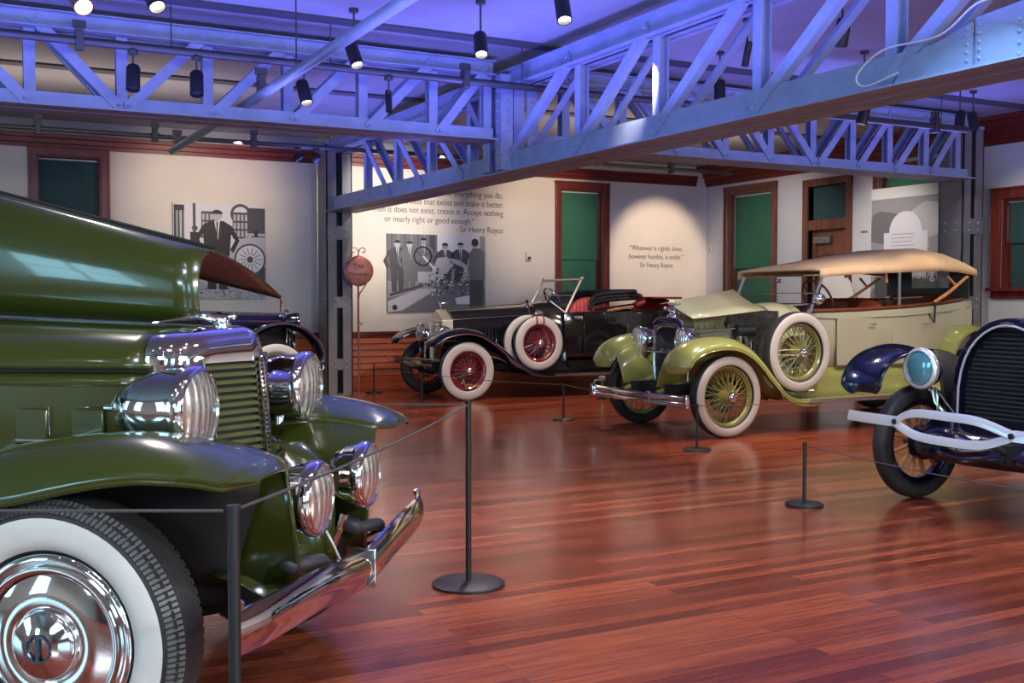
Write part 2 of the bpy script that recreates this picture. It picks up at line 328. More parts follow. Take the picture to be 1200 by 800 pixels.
# crown mouldings
def crown(name, prof, along, a0, a1, m):
    b = MB()
    rings = []
    for a in (a0, a1):
        rings.append([(a, YF-d, z) if along == 'x' else (XR-d, a, z) for d, z in prof])
    b.loft(rings); return struct(b.build(name, m, smooth=0))
PR = [(0, 3.44), (0.03, 3.44), (0.03, 3.50), (0.06, 3.51), (0.06, 3.58), (0.10, 3.60), (0.10, 3.66), (0.16, 3.69), (0.16, 3.73), (0.24, 3.75), (0.24, ZC), (0, ZC)]
PB = [(0, 3.44), (0.03, 3.44), (0.03, 3.49), (0.05, 3.50), (0.05, 3.56), (0.075, 3.57), (0.075, 3.62), (0, 3.62)]
crown('trim_1', PB, 'x', XL, XR-.26, 'mahog'); struct(MB().bx(XL, 8.0, YF-.12, YF, 3.62, ZC).build('trim_3', 'ceil', smooth=0)); crown('trim_2', PR, 'y', YN, YF, 'mahog')
# wainscot: horizontal boards, cap rail and base board
def wains(name, along, a0, a1):
    b = MB(); z = 0.16
    def strip(d, z0, z1, mi=0):
        if along == 'x': b.bx(a0, a1, YF-d, YF, z0, z1, mi)
        else: b.bx(XR-d, XR, a0, a1, z0, z1, mi)
    strip(0.05, 0, 0.16); strip(0.035, 0.16, 0.20)
    z = 0.20
    while z < 0.78:
        zt_ = min(z+.098, .79); rg = []
        for a in (a0, a1):
            pr = [(0, z), (.040, z+.004), (.044, z+.012), (.040, z+.022), (.020, zt_), (0, zt_)]
            rg.append([(a, YF-d, q) if along == 'x' else (XR-d, a, q) for d, q in pr])
        b.loft(rg); z += 0.10
    strip(0.035, 0.79, 0.85, 1); strip(0.07, 0.85, 0.89, 1)
    return b.build(name, ['wains', 'mahog'], smooth=0)
struct(wains('baseboard_back', 'x', XL, XR)); struct(wains('baseboard_right', 'y', 13.5, YF-0.05))
struct(MB().bx(XR-.03, XR, YN, 12.4, 0, 0.2).build('baseboard_right', 'mahog', smooth=0))

def window(n, wall, a0, a1, z0, z1, zb, blind, casing=0.12, sill=True, cm='mahogZ', roll=True, slit=1):
    # a0,a1,z0,z1: the opening. wall 'b' (back) or 'r' (right)
    r = empty('window_%d' % n); struct(r)
    def B(mb, p0, p1, q0, q1, d0, d1, mi=0):   # depth d: positive into the room
        if wall == 'b': mb.bx(p0, p1, YF-d1, YF-d0, q0, q1, mi)
        else: mb.bx(XR-d1, XR-d0, p0, p1, q0, q1, mi)
        return mb
    c = MB()
    for p0, p1 in ((a0-casing, a0), (a1, a1+casing)):
        B(c, p0, p1, z0, z1+casing, 0, 0.035); 
        m_ = p0 if p0 < a0 else p1-0.03
        B(c, m_, m_+0.03, z0, z1+casing, 0.035, 0.05)
    B(c, a0-casing, a1+casing, z1, z1+casing, 0.0, 0.036); B(c, a0-casing-.01, a1+casing+.01, z1+casing-.02, z1+casing+.01, 0, 0.06)
    for p0, p1 in ((a0, a0+.02), (a1-.02, a1)): B(c, p0, p1, z0, z1, -0.2, 0)
    B(c, a0, a1, z1-.02, z1, -0.2, 0)
    if sill: B(c, a0-casing-.03, a1+casing+.03, z0-.05, z0, -0.2, 0.09); B(c, a0-casing, a1+casing, z0-.15, z0-.05, 0, 0.03)
    c.build('window_frame', cm, r, smooth=0, bevel=0.004)
    s = MB()
    for p0, p1 in ((a0+.02, a0+.07), (a1-.07, a1-.02)): B(s, p0, p1, z0, z1-.02, -0.20, -0.16)
    B(s, a0, a1, z0, z0+.06, -0.2, -.16); B(s, a0, a1, (z0+z1)/2-.02, (z0+z1)/2+.03, -0.2, -.155); B(s, a0, a1, z1-.08, z1-.02, -0.2, -.16)
    s.build('sash', cm, r, smooth=0)
    B(MB(), a0+.02, a1-.02, z0, z1, -0.20, -0.19).build('pane', 'slit', r, smooth=0)
    bl = MB()
    if slit == 1: b0, b1 = a0+.025, a1-.045
    elif slit == -1: b0, b1 = a0+.045, a1-.025
    else: b0, b1 = a0+.025, a1-.025
    B(bl, b0, b1, zb, z1-.05, -0.115, -0.11); B(bl, b0, b1, z0, zb, -0.15, -0.145)
    B(bl, b0, b1, zb-.012, zb+.012, -.122, -.10)
    bo = bl.build('roller_blind', blind, r, smooth=0)
    if roll: B(MB(), b0-.01, b1+.01, z1-.05, z1-.03, -0.13, -0.09).build('blind_roller', 'offwhite', bo, smooth=0)
    return r
window(1, 'b', 1.27, 2.07, 1.2, 3.34, 1.6, 'blindteal', slit=0)
window(2, 'b', 9.45, 10.29, 1.2, 3.27, 2.09, 'blind')
window(3, 'r', 14.22, 15.35, 1.2, 3.25, 1.95, 'blind', cm='walnut')
window(4, 'r', 10.75, 11.85, 1.2, 3.25, 1.95, 'blind', cm='walnut')
window(5, 'r', 8.80, 9.75, 1.55, 2.72, 2.15, 'blindteal', cm='mahogZ', casing=0.14)
# windows of the two walls behind and beside the viewer, open to daylight
k = 6
for y0, y1, z0, z1 in HL:
    r = struct(empty('window_%d' % k)); k += 1; c = MB()
    c.bx(XL-.1, XL+.04, y0-.1, y0, z0-.1, z1+.1).bx(XL-.1, XL+.04, y1, y1+.1, z0-.1, z1+.1).bx(XL-.1, XL+.04, y0, y1, z1, z1+.1).bx(XL-.1, XL+.06, y0, y1, z0-.1, z0)
    c.bx(XL-.1, XL-.02, y0, y1, 2.0, 2.06).bx(XL-.1, XL-.02, (y0+y1)/2-.02, (y0+y1)/2+.02, z0, z1); c.build('window_frame', 'mahogZ', r, smooth=0)
    MB().bx(XL-.16, XL-.14, y0, y1, z0, z1).build('pane', 'day', r, smooth=0)
for x0, x1, z0, z1 in HN:
    r = struct(empty('window_%d' % k)); k += 1; c = MB()
    c.bx(x0-.1, x0, YN-.1, YN+.04, z0-.1, z1+.1).bx(x1, x1+.1, YN-.1, YN+.04, z0-.1, z1+.1).bx(x0, x1, YN-.1, YN+.04, z1, z1+.1).bx(x0, x1, YN-.1, YN+.06, z0-.1, z0)
    c.bx(x0, x1, YN-.1, YN-.02, 2.0, 2.06).bx((x0+x1)/2-.02, (x0+x1)/2+.02, YN-.1, YN-.02, z0, z1); c.build('window_frame', 'mahogZ', r, smooth=0)
    MB().bx(x0, x1, YN-.16, YN-.14, z0, z1).build('pane', 'day', r, smooth=0)
# door with transom
d = struct(empty('door_1')); a0, a1 = 12.53, 13.36
c = MB()
for p0, p1 in ((a0-.12, a0), (a1, a1+.12)): c.bx(XR-.035, XR+.2, p0, p1, 0, 3.32)
c.bx(XR-.036, XR+.2, a0-.12, a1+.12, 3.20, 3.32).bx(XR-.03, XR+.1, a0, a1, 2.50, 2.66)
c.build('door_frame', 'walnut', d, smooth=0, bevel=0.004)
MB().bx(XR+.1, XR+.11, a0, a1, 2.66, 3.20).build('transom_blind', 'blindteal', d, smooth=0)
dp = MB().bx(XR+.08, XR+.12, a0, a1, 0.0, 2.50)
for z0, z1 in ((0.3, 1.0), (1.15, 1.75), (1.9, 2.12)):
    for p0, p1 in ((a0+.10, a0+.38), (a0+.45, a1-.10)):
        dp.bx(XR+.06, XR+.08, p0, p1, z0, z0+.02).bx(XR+.06, XR+.08, p0, p1, z1-.02, z1).bx(XR+.06, XR+.08, p0, p0+.02, z0, z1).bx(XR+.06, XR+.08, p1-.02, p1, z0, z1)
dl = dp.build('door_leaf', 'walnut', d, smooth=0)
MB().bx(XR+.0, XR+.08, a1-.45, a1-.1, 2.28, 2.40).build('door_closer', 'engine', dl, bevel=0.01)
MB().ball((XR+.05, a0+.08, 1.05), .03).build('door_knob', 'nickel', dl)

# ------------------------------------------------------------------ columns
def column(cx, cy, label, w=0.39):
    r = empty('steel_column', (cx, cy, 0), 0, label, 'column', 'riveted steel columns')
    h = w/2; t = 0.022
    for sx in (-1, 1):
        b = MB(); x0 = sx*0.045; x1 = sx*h
        lo, hi = min(x0, x1), max(x0, x1)
        # channel: web facing the slot, flanges front and back
        b.bx(lo, hi, -h, -h+t, 0, 3.62).bx(lo, hi, h-t, h, 0, 3.62).bx(min(x1, x1-sx*t), max(x1, x1-sx*t), -h, h, 0, 3.62)
        b.build('channel', 'colsteel', r, smooth=0, bevel=0.003)
    MB().bx(-0.05, 0.05, -0.02, 0.02, 0, 3.62).build('web_plate', 'darksteel', r, smooth=0)
    for z in (0.45, 1.35, 2.35):
        p = MB().bx(-h+.01, h-.01, -h-.008, -h+.0, z-.10, z+.10) if z == 2.35 else MB().bx(-.045, .045, -h+.004, -h+.012, z-.08, z+.08)
        po = p.build('splice_plate', 'colsteel', r, smooth=0)
        rv = MB()
        for sx in (-1, 1):
            for dz in (-.05, .05): rv.ball((sx*.085, -h-.010, z+dz), .019, 8, sc=(1, .6, 1))
            for dz in (-.05, .05): rv.ball((-h-.004, sx*.085, z+dz), .019, 8, sc=(.6, 1, 1))
        rv.build('rivets', 'steel', po)
    MB().bx(-h-.05, h+.05, -h-.05, h+.05, 0, 0.02).build('base_plate', 'colsteel', r, smooth=0)
    MB().bx(-h, h, -h, h, 3.62, 3.66).build('cap_plate', 'steel', r, smooth=0)
    return r
column(5.20, 15.28, 'grey riveted steel column by the back wall behind the round copper plaque')
column(12.06, 10.0, 'grey riveted steel column beside the freestanding poster at right wall')
# crossing post where the trusses meet
r = empty('steel_post', (5.2, 9.82, 2.66), 0, 'riveted steel post where the two roof trusses cross, high over the hall', 'post')
b = MB()
for sx in (-1, 1):
    for sy in (-1, 1):
        b.bx(min(sx*.2, sx*.08), max(sx*.2, sx*.08), sy*.2-.01, sy*.2+.01, 0.02, .96)
        b.bx(sx*.2-.01, sx*.2+.01, min(sy*.2, sy*.08), max(sy*.2, sy*.08), 0.02, .96)
b.bx(-.06, .06, -.19, .19, 0.02, .96); b.build('angle_irons', 'steel', r, smooth=0)
b = MB()
for i in range(8):
    for s in (-1, 1): b.ball((s*.14, -.215, .1+.1*i), .017, 8); b.ball((-.215, s*.14, .1+.1*i), .017, 8)
b.build('rivets', 'steel', r)

# ------------------------------------------------------------------ trusses
def truss(label, axis, pos, width, nodes, zb, hb, zt, ht, mid, e0, e1):
    """axis 'x' or 'y': direction of the span. pos: near face. nodes: panel points. diagonals fall towards node index mid on both sides"""
    r = empty('roof_truss', ((nodes[0]+nodes[-1])/2, pos, zb) if axis == 'x' else (pos, (nodes[0]+nodes[-1])/2, zb), 0, label, 'truss', 'roof trusses')
    ox, oy, oz = r.location
    def V(a, p, z): return (a-ox, p-oy, z-oz) if axis == 'x' else (p-ox, a-oy, z-oz)
    def B(mb, a0, a1, p0, p1, z0, z1):
        A = V(a0, p0, z0); C = V(a1, p1, z1); return mb.bx(min(A[0], C[0]), max(A[0], C[0]), min(A[1], C[1]), max(A[1], C[1]), A[2], C[2])
    p0, p1 = pos, pos+width; g = 0.012; half = width/2; ins = half-.10
    b = MB()
    for q0, q1, f0, f1 in ((p0+ins, p0+ins+g, p0-.01, p0+half-.012), (p1-ins-g, p1-ins, p1-half+.012, p1+.01)):
        B(b, e0, e1, q0, q1, zb, zb+hb); B(b, e0, e1, f0, f1, zb, zb+.012)
    B(b, e0, e1, p0+half-.01, p0+half+.01, zb+.02, zb+.03)
    b.build('bottom_chord', 'steel', r, smooth=0)
    b = MB()
    for q0, q1, f0, f1 in ((p0+ins, p0+ins+g, p0+ins-.07, p0+half-.03), (p1-ins-g, p1-ins, p1-half+.03, p1-ins+.07)):
        B(b, e0, e1, q0, q1, zt, zt+ht); B(b, e0, e1, f0, f1, zt, zt+.01); B(b, e0, e1, f0, f1, zt+ht-.01, zt+ht)
    b.build('top_chord', 'steel', r, smooth=0)
    for i, a in enumerate(nodes):
        b = MB(); m0 = p0+half-.035; m1 = p0+half+.035
        B(b, a-.045, a+.045, m0-.012, m0, zb+hb*.55, zt+.02); B(b, a-.045, a+.045, m1, m1+.012, zb+hb*.55, zt+.02)
        B(b, a-.006, a+.006, m0, m1, zb+hb*.55, zt+.02); b.build('vertical_web', 'steel', r, smooth=0)
    for i in range(len(nodes)-1):
        if i >= mid: bot, top = nodes[i], nodes[i+1]
        else: bot, top = nodes[i+1], nodes[i]
        s = 1 if top > bot else -1
        for face, q, w in ((0, p0+ins-.012, 1), (1, p1-ins+.012, -1)):
            b = MB()
            A = Vector(V(bot+s*.02, q, zb+hb*.30)); C = Vector(V(top-s*.03, q, zt+ht*.55)); n = Vector(V(0, 1, 0))-Vector(V(0, 0, 0))
            d = (C-A).normalized(); side = d.cross(n).normalized(); side = side if side.z < 0 else -side
            b.bar(A, C, .085, .012, up=n)     # flat leg
            b.bar(A+side*.040+n*(.03*w), C+side*.040+n*(.03*w), .012, .06, up=n)
            for e in (A+d*.03, C-d*.03): b.ball(e-n*(.012*w), .018, 8)
            b.build('diagonal_web', 'steel', r, smooth=0)
    return r
NA = [13.9, 12.82, 11.78, 10.69, 9.82, 8.44, 7.23, 6.02, 4.80, 3.59, 2.38, 1.17, -0.04, -1.25, -2.46, -3.67, -4.88]
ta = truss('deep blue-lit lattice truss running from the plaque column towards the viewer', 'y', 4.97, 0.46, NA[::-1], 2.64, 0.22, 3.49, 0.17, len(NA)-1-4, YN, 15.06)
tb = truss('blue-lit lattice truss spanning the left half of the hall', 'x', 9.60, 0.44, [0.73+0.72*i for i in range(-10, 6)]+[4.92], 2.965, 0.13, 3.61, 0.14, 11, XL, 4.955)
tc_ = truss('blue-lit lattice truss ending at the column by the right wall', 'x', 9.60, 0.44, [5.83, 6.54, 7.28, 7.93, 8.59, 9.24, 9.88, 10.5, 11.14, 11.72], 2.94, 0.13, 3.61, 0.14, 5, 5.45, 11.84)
# gusset plates and cable on the near end of the long truss
b = MB(); b.prism([(-2.0, .16), (-0.62, .14), (-0.75, .30), (-2.0, .42)], 'yz', -.03, -.018)
ins_ = .13; g0 = Vector((4.97, ta.location.y, 2.64)); b2 = MB()
yy = lambda y: y-ta.location.y
b2.prism([(yy(4.72), .01), (yy(4.62), .16), (yy(4.15), .28), (yy(4.15), .01)], 'yz', ins_+.0-.028, ins_-.016)
b2.prism([(yy(4.13), .01), (yy(4.13), .30), (yy(3.2), .38), (yy(3.2), .01)], 'yz', ins_-.024, ins_-.014)
for i in range(6): b2.ball((ins_-.03, yy(4.10), .03+.045*i), .012, 8); b2.ball((ins_-.03, yy(4.18), .03+.045*i), .012, 8)
for i in range(4): b2.ball((ins_-.03, yy(3.85), .05+.06*i), .012, 8)
b2.build('gusset_plate', 'steel', ta, smooth=0)
tag(MB().tube(catmull([(5.0, 4.6, 2.72), (4.99, 4.85, 2.68), (4.98, 4.9, 2.76), (4.99, 4.7, 2.87), (4.99, 4.3, 2.87), (4.95, 4.0, 2.98), (4.88, 3.6, 2.93), (4.88, 3.2, 3.0)], 8), .006).build('power_cable', 'offwhite'),
    'thin pale cable looping along the near end of the big truss', 'cable')

# ------------------------------------------------------------------ pipes, tracks, spot heads
def pipe_obj(name, pts, r, m, label, cat, clamps=(), hangers=()):
    o = empty(name, pts[0], 0, label, cat, 'lighting pipes' if cat == 'track' else None); L = Vector(pts[0])
    MB().tube([Vector(p)-L for p in pts], r, 14).build('bar', m, o)
    for c in clamps:
        c = Vector(c)-L; b = MB(); b.bx(c.x-.03, c.x+.03, c.y-.05, c.y+.05, c.z-.07, c.z+.10).bx(c.x-.05, c.x+.05, c.y-.02, c.y+.02, c.z+.1, c.z+.16).cyl(c+Vector((-.06, 0, .02)), c+Vector((.06, 0, .02)), .015); b.build('clamp', 'darksteel', o, bevel=0.004)
    for h in hangers:
        h = Vector(h)-L; MB().cyl(h, (h.x, h.y, ZC-L.z), .006, n=6).build('hanger_rod', 'darksteel', o)
    return o
pipe_obj('lighting_pipe', [(2.45, 12.9, 3.09), (2.5, 9.8, 3.13), (2.57, 3.5, 3.24)], .042, 'pipe', 'thick silver pipe passing through the left truss and rising towards viewer', 'pipe',
         clamps=[(2.45, 12.6, 3.13), (2.5, 9.25, 3.2)], hangers=[(2.52, 8.3, 3.17)])
pipe_obj('lighting_track', [(XL+.05, 9.2, 3.42), (7.2, 9.2, 3.42)], .034, 'darksteel', 'dark lighting pipe hung in front of the left truss', 'track',
         clamps=[(1.05, 9.2, 3.42), (4.4, 9.2, 3.42)], hangers=[(1.75, 9.2, 3.42), (3.1, 9.2, 3.42), (5.0, 9.2, 3.42), (-1, 9.2, 3.42)])
pipe_obj('lighting_track', [(XL+.05, 13.7, 3.36), (7.6, 13.7, 3.36)], .028, 'darksteel', 'dark lighting pipe hung close to the left stretch of back wall', 'track',
         clamps=[(1.1, 13.7, 3.36), (2.4, 13.7, 3.36), (3.6, 13.7, 3.36)], hangers=[(0.5, 13.7, 3.36), (4.6, 13.7, 3.36), (6.9, 13.7, 3.36)])
pipe_obj('lighting_track', [(8.6, 13.9, 3.42), (11.4, 13.9, 3.42)], .028, 'darksteel', 'short dark lighting pipe near the far corner of the ceiling', 'track',
         clamps=[(10.2, 13.9, 3.42)], hangers=[(9.0, 13.9, 3.42), (11.0, 13.9, 3.42)])
pipe_obj('lighting_track', [(7.1, 8.4, 3.28), (10.2, 8.4, 3.28)], .034, 'darksteel', 'dark lighting pipe hung in front of the right truss', 'track',
         clamps=[(9.7, 8.4, 3.28)], hangers=[(7.6, 8.4, 3.28), (9.8, 8.4, 3.28)])
def spothead(x, y, z, tgt, label, up=None, m='black', r=.055, h=.21, glow='led', power=0, color=WARM, ang=45):
    """cylindrical spot head at centre (x,y,z), aimed at tgt; light sits at its mouth"""
    o = empty('spotlight', (x, y, z), 0, label, 'spotlight', 'spotlights under the ceiling'); d = (Vector(tgt)-Vector((x, y, z))).normalized()
    hb = MB(); c = Vector((0, 0, 0))
    hb.lathe([(0.001, -h/2), (r*.8, -h/2), (r, -h/2+.02), (r, h/2), (r-.008, h/2), (r-.008, h/2-.025)], c, d, 24)
    hb.build('housing', m, o)
    MB().lathe([(0.001, h/2-.028), (r-.009, h/2-.028)], c, d, 24).build('lamp_lens', glow or 'darksteel', o)
    zt = (ZC if up is None else up)-z
    b = MB().cyl((0, 0, zt-.02), (0, 0, min(h/2, zt-.03)-.06), .009, n=8); b.ball((0, 0, .02), .02); b.build('stem', 'darksteel', o)
    MB().cyl((0, 0, zt-.03), (0, 0, zt), .04, n=16).build('mounting_cap', 'darksteel', o)
    if power:
        L = spot('spot_beam', Vector((x, y, z))+d*(h/2+.03), tgt, power, color, ang)
    return o
# ------------------------------------------------------------------ car parts shared by all cars
def axis_of(side, steer=0.0): return Vector((-side*math.sin(steer)*1.0, side*math.cos(steer), 0))
def wheel(parent, c, side, R, rb, w, kind, wallm='whitewall', w0=40, w1=125, spokem='limespoke', steer=0.0, capm='chrome', name='wheel', tread=False):
    """tyre is the part; rim, spokes, whitewall, hub cap are its children. side: +1 faces +y"""
    c = Vector(c); ax = axis_of(side, steer); rc, a = (R+rb)/2, (R-rb)/2
    def pt(tdeg, off=0.0):
        t = math.radians(tdeg); cs, sn = math.cos(t), math.sin(t)
        return (rc+(a+off)*math.copysign(abs(cs)**0.75, cs), (w/2+off)*math.copysign(abs(sn)**0.75, sn))
    b = MB(); b.lathe([pt(t) for t in range(-172, 173, 8)], c, ax, 64)
    u = ax.orthogonal().normalized(); v = ax.cross(u)
    def cyl(r, ang, h): return c+ax*h+(u*math.cos(ang)+v*math.sin(ang))*r
    if tread:
        n = 150
        for i in range(n):       # shoulder ribs
            A = 2*PI*i/n; dA = 2*PI/n*0.30; vs = []
            for rr, hh in (pt(24, .006), pt(62, .010)):
                for q in (-1, 1): vs += [cyl(rr, A+q*dA, hh), cyl(rr-.006, A+q*dA, hh-.006)]
            b.add(vs, [(0,2,6,4), (0,1,3,2), (4,6,7,5), (0,4,5,1), (2,3,7,6)], 1)
        for row in range(9):     # tread blocks
            for i in range(84):
                A = 2*PI*(i+(row % 2)*.5)/84; dA = 2*PI/84*0.36; hh = -w*.36+row*w*.09
                r0 = R-.004 - .010*abs(row-4)/4*abs(row-4)/4; vs = []
                for q in (-1, 1):
                    for e in (-1, 1): vs += [cyl(r0+.0045, A+q*dA, hh+e*w*.033), cyl(r0-.006, A+q*dA, hh+e*w*.033)]
                b.add(vs, [(0,2,6,4), (0,1,3,2), (4,6,7,5), (0,4,5,1), (2,3,7,6)])
    T = b.build(name, ['rubber', 'ribrubber'], parent, smooth=50)
    if wallm:
        MB().lathe([pt(t, .0025) for t in range(w0, w1+1, 5)], c, ax, 64).build('sidewall', wallm, T, smooth=60, solid=0)
    if kind == 'wire':
        MB().lathe([(rb+.012, w*.26), (rb+.002, w*.30), (rb-.010, w*.27), (rb-.012, w*.2), (rb-.03, w*.10), (rb-.03, -w*.10), (rb-.012, -w*.2), (rb-.012, -w*.3), (rb+.01, -w*.3)], c, ax, 48).build('rim', spokem, T, smooth=40)
        s = MB(); n = 36
        for i in range(n):
            A = 2*PI*i/n
            s.cyl(cyl(.036, A+(0.9 if i % 2 else -0.9), w*.62), cyl(rb-.025, A, w*.02), .0034, n=5)
            s.cyl(cyl(.055, A+(0.7 if i % 2 else -0.7)+.08, -w*.25), cyl(rb-.025, A+.08, -w*.04), .0034, n=5)
        s.build('wire_spokes', spokem, T)
        MB().lathe([(.062, -w*.42), (.062, -w*.1), (.045, w*.1), (.040, w*.55), (.044, w*.66), (.001, w*.68)], c, ax, 24).build('hub', spokem, T)
        MB().lathe([(.040, w*.60), (.052, w*.70), (.048, w*.84), (.030, w*.96), (.001, w*1.0)], c, ax, 8).build('hub_cap', capm, T)
        MB().lathe([(.10, -w*.45), (.16, -w*.42), (.17, -w*.30), (.001, -w*.30)], c, ax, 32).build('brake_drum', 'darksteel', T)
    elif kind == 'disc':
        k = rb
        MB().lathe([(k+.012, w*.36), (k+.004, w*.43), (k-.008, w*.44), (k-.012, w*.38), (k-.026, w*.37), (k-.030, w*.43), (k-.042, w*.44), (k-.05, w*.40)], c, ax, 64).build('rim', 'chrome', T, smooth=60)
        MB().lathe([(k-.05, w*.36), (k-.06, w*.38), (k-.10, w*.44), (k-.14, w*.46), (.105, w*.44), (.100, w*.47)], c, ax, 64).build('hub_disc', 'chrome', T, smooth=60)
        hc = MB().lathe([(.103, w*.43), (.100, w*.52), (.090, w*.56), (.060, w*.59), (.052, w*.62), (.001, w*.63)], c, ax, 48).build('hub_cap', 'chrome', T, smooth=50)
        e = MB(); ct = c+ax*(w*.64); X = Vector((0,0,1)); Y = ax.cross(X)
        for i in range(8):
            a0 = PI/8+i*PI/4; a1 = a0+PI/4
            e.bar(ct+(X*math.cos(a0)+Y*math.sin(a0))*.040, ct+(X*math.cos(a1)+Y*math.sin(a1))*.040, .006, .008, up=ax)
        e.bar(ct-X*.034, ct+X*.034, .012, .012, up=ax)
        e.build('octagon_emblem', 'navy', hc)
    elif kind == 'wood':
        MB().lathe([(rb+.012, w*.36), (rb-.004, w*.40), (rb-.012, w*.3), (rb-.03, w*.2), (rb-.03, -w*.2), (rb-.012, -w*.3), (rb+.01, -w*.36)], c, ax, 48).build('rim', 'navy', T)
        for i in range(12):
            A = 2*PI*i/12
            MB().tube([cyl(.05, A, 0), cyl(.13, A, 0), cyl(rb-.03, A, 0)], [.020, .013, .017], 8).build('spoke', 'woodspoke', T)
        MB().lathe([(.001, -w*.5), (.085, -w*.5), (.085, -w*.2), (.075, w*.2), (.05, w*.35), (.045, w*.75), (.001, w*.8)], c, ax, 32).build('hub', 'darksteel', T)
        MB().lathe([(.001, -w*.72), (.10, -w*.7), (.125, -w*.65), (.125, -w*.25), (.001, -w*.25)], c, ax, 32).build('brake_drum', 'navy', T)
    return T
def fender(parent, m, path, yin, yout, side, bulge=.10, lip=True, lipm=None, name='front_fender', drop=.05, wsc=None, th=.012, n=6, bsc=None):
    P = catmull([(x, 0, z) for x, z in path], n); N = len(P); rings = []; outer = []
    for i, p in enumerate(P):
        t = (P[min(i+1, N-1)]-P[max(i-1, 0)]).normalized(); nn = Vector((t.z, 0, -t.x)); nn = nn if (nn.z > 0 or (abs(nn.z) < .3 and nn.x > 0)) else -nn
        if i > 0 and nn.dot(prev) < 0: nn = -nn
        prev = nn; f = i/(N-1); sc = 1.0
        if wsc: sc = wsc(f)
        bu = bulge*(bsc(f) if bsc else min(1, .45+2.2*f)*min(1, .12+2.8*(1-f)))
        mid = (yin+yout)/2; hw = (yout-yin)/2*sc; mid = yin+(yout-yin)/2+(1-sc)*(-(yout-yin)*0.0)
        ring = []
        for k in range(13):
            q = -1+2*k/12; y = mid+hw*q; h = bu*(1-abs(q)**2.4)-bu
            ring.append(Vector((p.x+nn.x*h, side*y, p.z+nn.z*h)))
        # rolled outer edge
        e = ring[-1].copy(); ring.append(Vector((e.x-nn.x*drop*sc, e.y+side*.002, e.z-nn.z*drop*sc)))
        rings.append(ring); outer.append(ring[-1])
    o = MB().grid(rings).build(name, m, parent, smooth=50, solid=th)
    if lip: MB().tube(outer, .009, 8).build('fender_bead', lipm or m, o)
    return o, rings
def valance(parent, m, rings, side, y_in, z_in, i0, i1, name='inner_valance', off=0.0):
    g = []
    for r in rings[i0:i1]:
        a = r[0]+Vector((-off, side*off, -off)); g.append([a, Vector((a.x, side*(y_in+.05), (a.z+z_in)/2)), Vector((a.x, side*y_in, min(z_in, a.z-.02)))])
    return MB().grid(g).build(name, m, parent, smooth=50, solid=.01)
def arch(x, hw, z0, z1, n=14, p=2.6, y0=0.0):
    """closed arch section in the plane x: flat bottom, superelliptic top"""
    r = []
    for k in range(n+1):
        t = PI*k/n; c, s = math.cos(t), math.sin(t)
        r.append(Vector((x, y0-hw*math.copysign(abs(c)**(2/p), c), z0+(z1-z0)*abs(s)**(2/p))))
    return r
def ring_frame(mb, outer, inner, x0, x1, mi=0):
    """solid frame between two outlines (lists of (y,z)) from x0 to x1"""
    n = len(outer)
    vs = [(x0, y, z) for y, z in outer]+[(x0, y, z) for y, z in inner]+[(x1, y, z) for y, z in outer]+[(x1, y, z) for y, z in inner]
    fs = []
    for i in range(n):
        j = (i+1) % n
        fs += [(i, j, n+j, n+i), (2*n+i, 3*n+i, 3*n+j, 2*n+j), (i, 2*n+i, 2*n+j, j), (n+i, n+j, 3*n+j, 3*n+i)]
    return mb.add(vs, fs, mi)
def headlamp(parent, c, R, L, name='headlamp', bodym='chrome', d=(1,0,0), tipped=True, lensm='lens', rimw=.014):
    """bullet lamp: c is the centre of the lens face"""
    c = Vector(c); d = Vector(d).normalized()
    prof = [(R*.90, -.004), (R*1.0, -.012), (R*1.0, -.035), (R*.95, -.045), (R*.93, -L*.35), (R*.80, -L*.58), (R*.52, -L*.82), (R*.22, -L*.95)] if tipped else \
           [(R*.90, -.004), (R*1.0, -.012), (R*1.0, -.035), (R*.95, -.045), (R*.90, -L*.5), (R*.72, -L*.8), (R*.4, -L*.95)]
    prof += [(.012, -L), (.012, -L-.02), (.001, -L-.025)]
    o = MB().lathe(prof, c, d, 48).build(name, bodym, parent, smooth=50)
    MB().lathe([(R*.86, -.006), (R*.88, .008), (R*.97, .004), (R*1.03, -.012), (R*1.02, -.028)], c, d, 48).build('lamp_rim', 'chrome', o, smooth=60)
    MB().lathe([(.001, .022), (R*.3, .020), (R*.6, .013), (R*.88, .0)], c, d, 48).build('lens', lensm, o, smooth=60)
    return o
def bumper_bar(parent, pts, h, t, m='chrome', name='bumper', bulge=.012, nseg=6, tilt=.0):
    """flat spring bar swept through pts; section taller than deep, slightly convex"""
    P = catmull(pts, nseg); rings = []
    for i, p in enumerate(P):
        tg = (P[min(i+1, len(P)-1)]-P[max(i-1, 0)]).normalized(); out = tg.cross(Vector((0, 0, 1))).normalized()
        if out.x < 0: out = -out
        r = []
        for k in range(7): q = -1+2*k/6; r.append(p+Vector((0, 0, q*h/2))+out*(t/2+bulge*(1-q*q)-tilt*q*h/2))
        for k in range(6, -1, -1): q = -1+2*k/6; r.append(p+Vector((0, 0, q*h/2))+out*(-t/2+bulge*.6*(1-q*q)-tilt*q*h/2))
        rings.append(r)
    return MB().loft(rings).build(name, m, parent, smooth=50)
def steering_wheel(parent, c, R, tilt, rimm='polwood'):
    c = Vector(c); ax = Vector((-math.cos(tilt), 0, math.sin(tilt))); b = MB()
    u = Vector((0, 1, 0)); v = ax.cross(u); pts = [c+(u*math.cos(2*PI*k/28)+v*math.sin(2*PI*k/28))*R for k in range(29)]
    b.tube(pts, .014, 8, cap=False); o = b.build('steering_wheel', rimm, parent)
    s = MB()
    for k in range(4): a = PI/4+k*PI/2; s.cyl(c-ax*.03, c+(u*math.cos(a)+v*math.sin(a))*R, .008, n=6)
    s.cyl(c-ax*.04, c+ax*.01, .03); s.cyl(c, c-ax*.75, .016); s.build('steering_column', 'black', o); return o
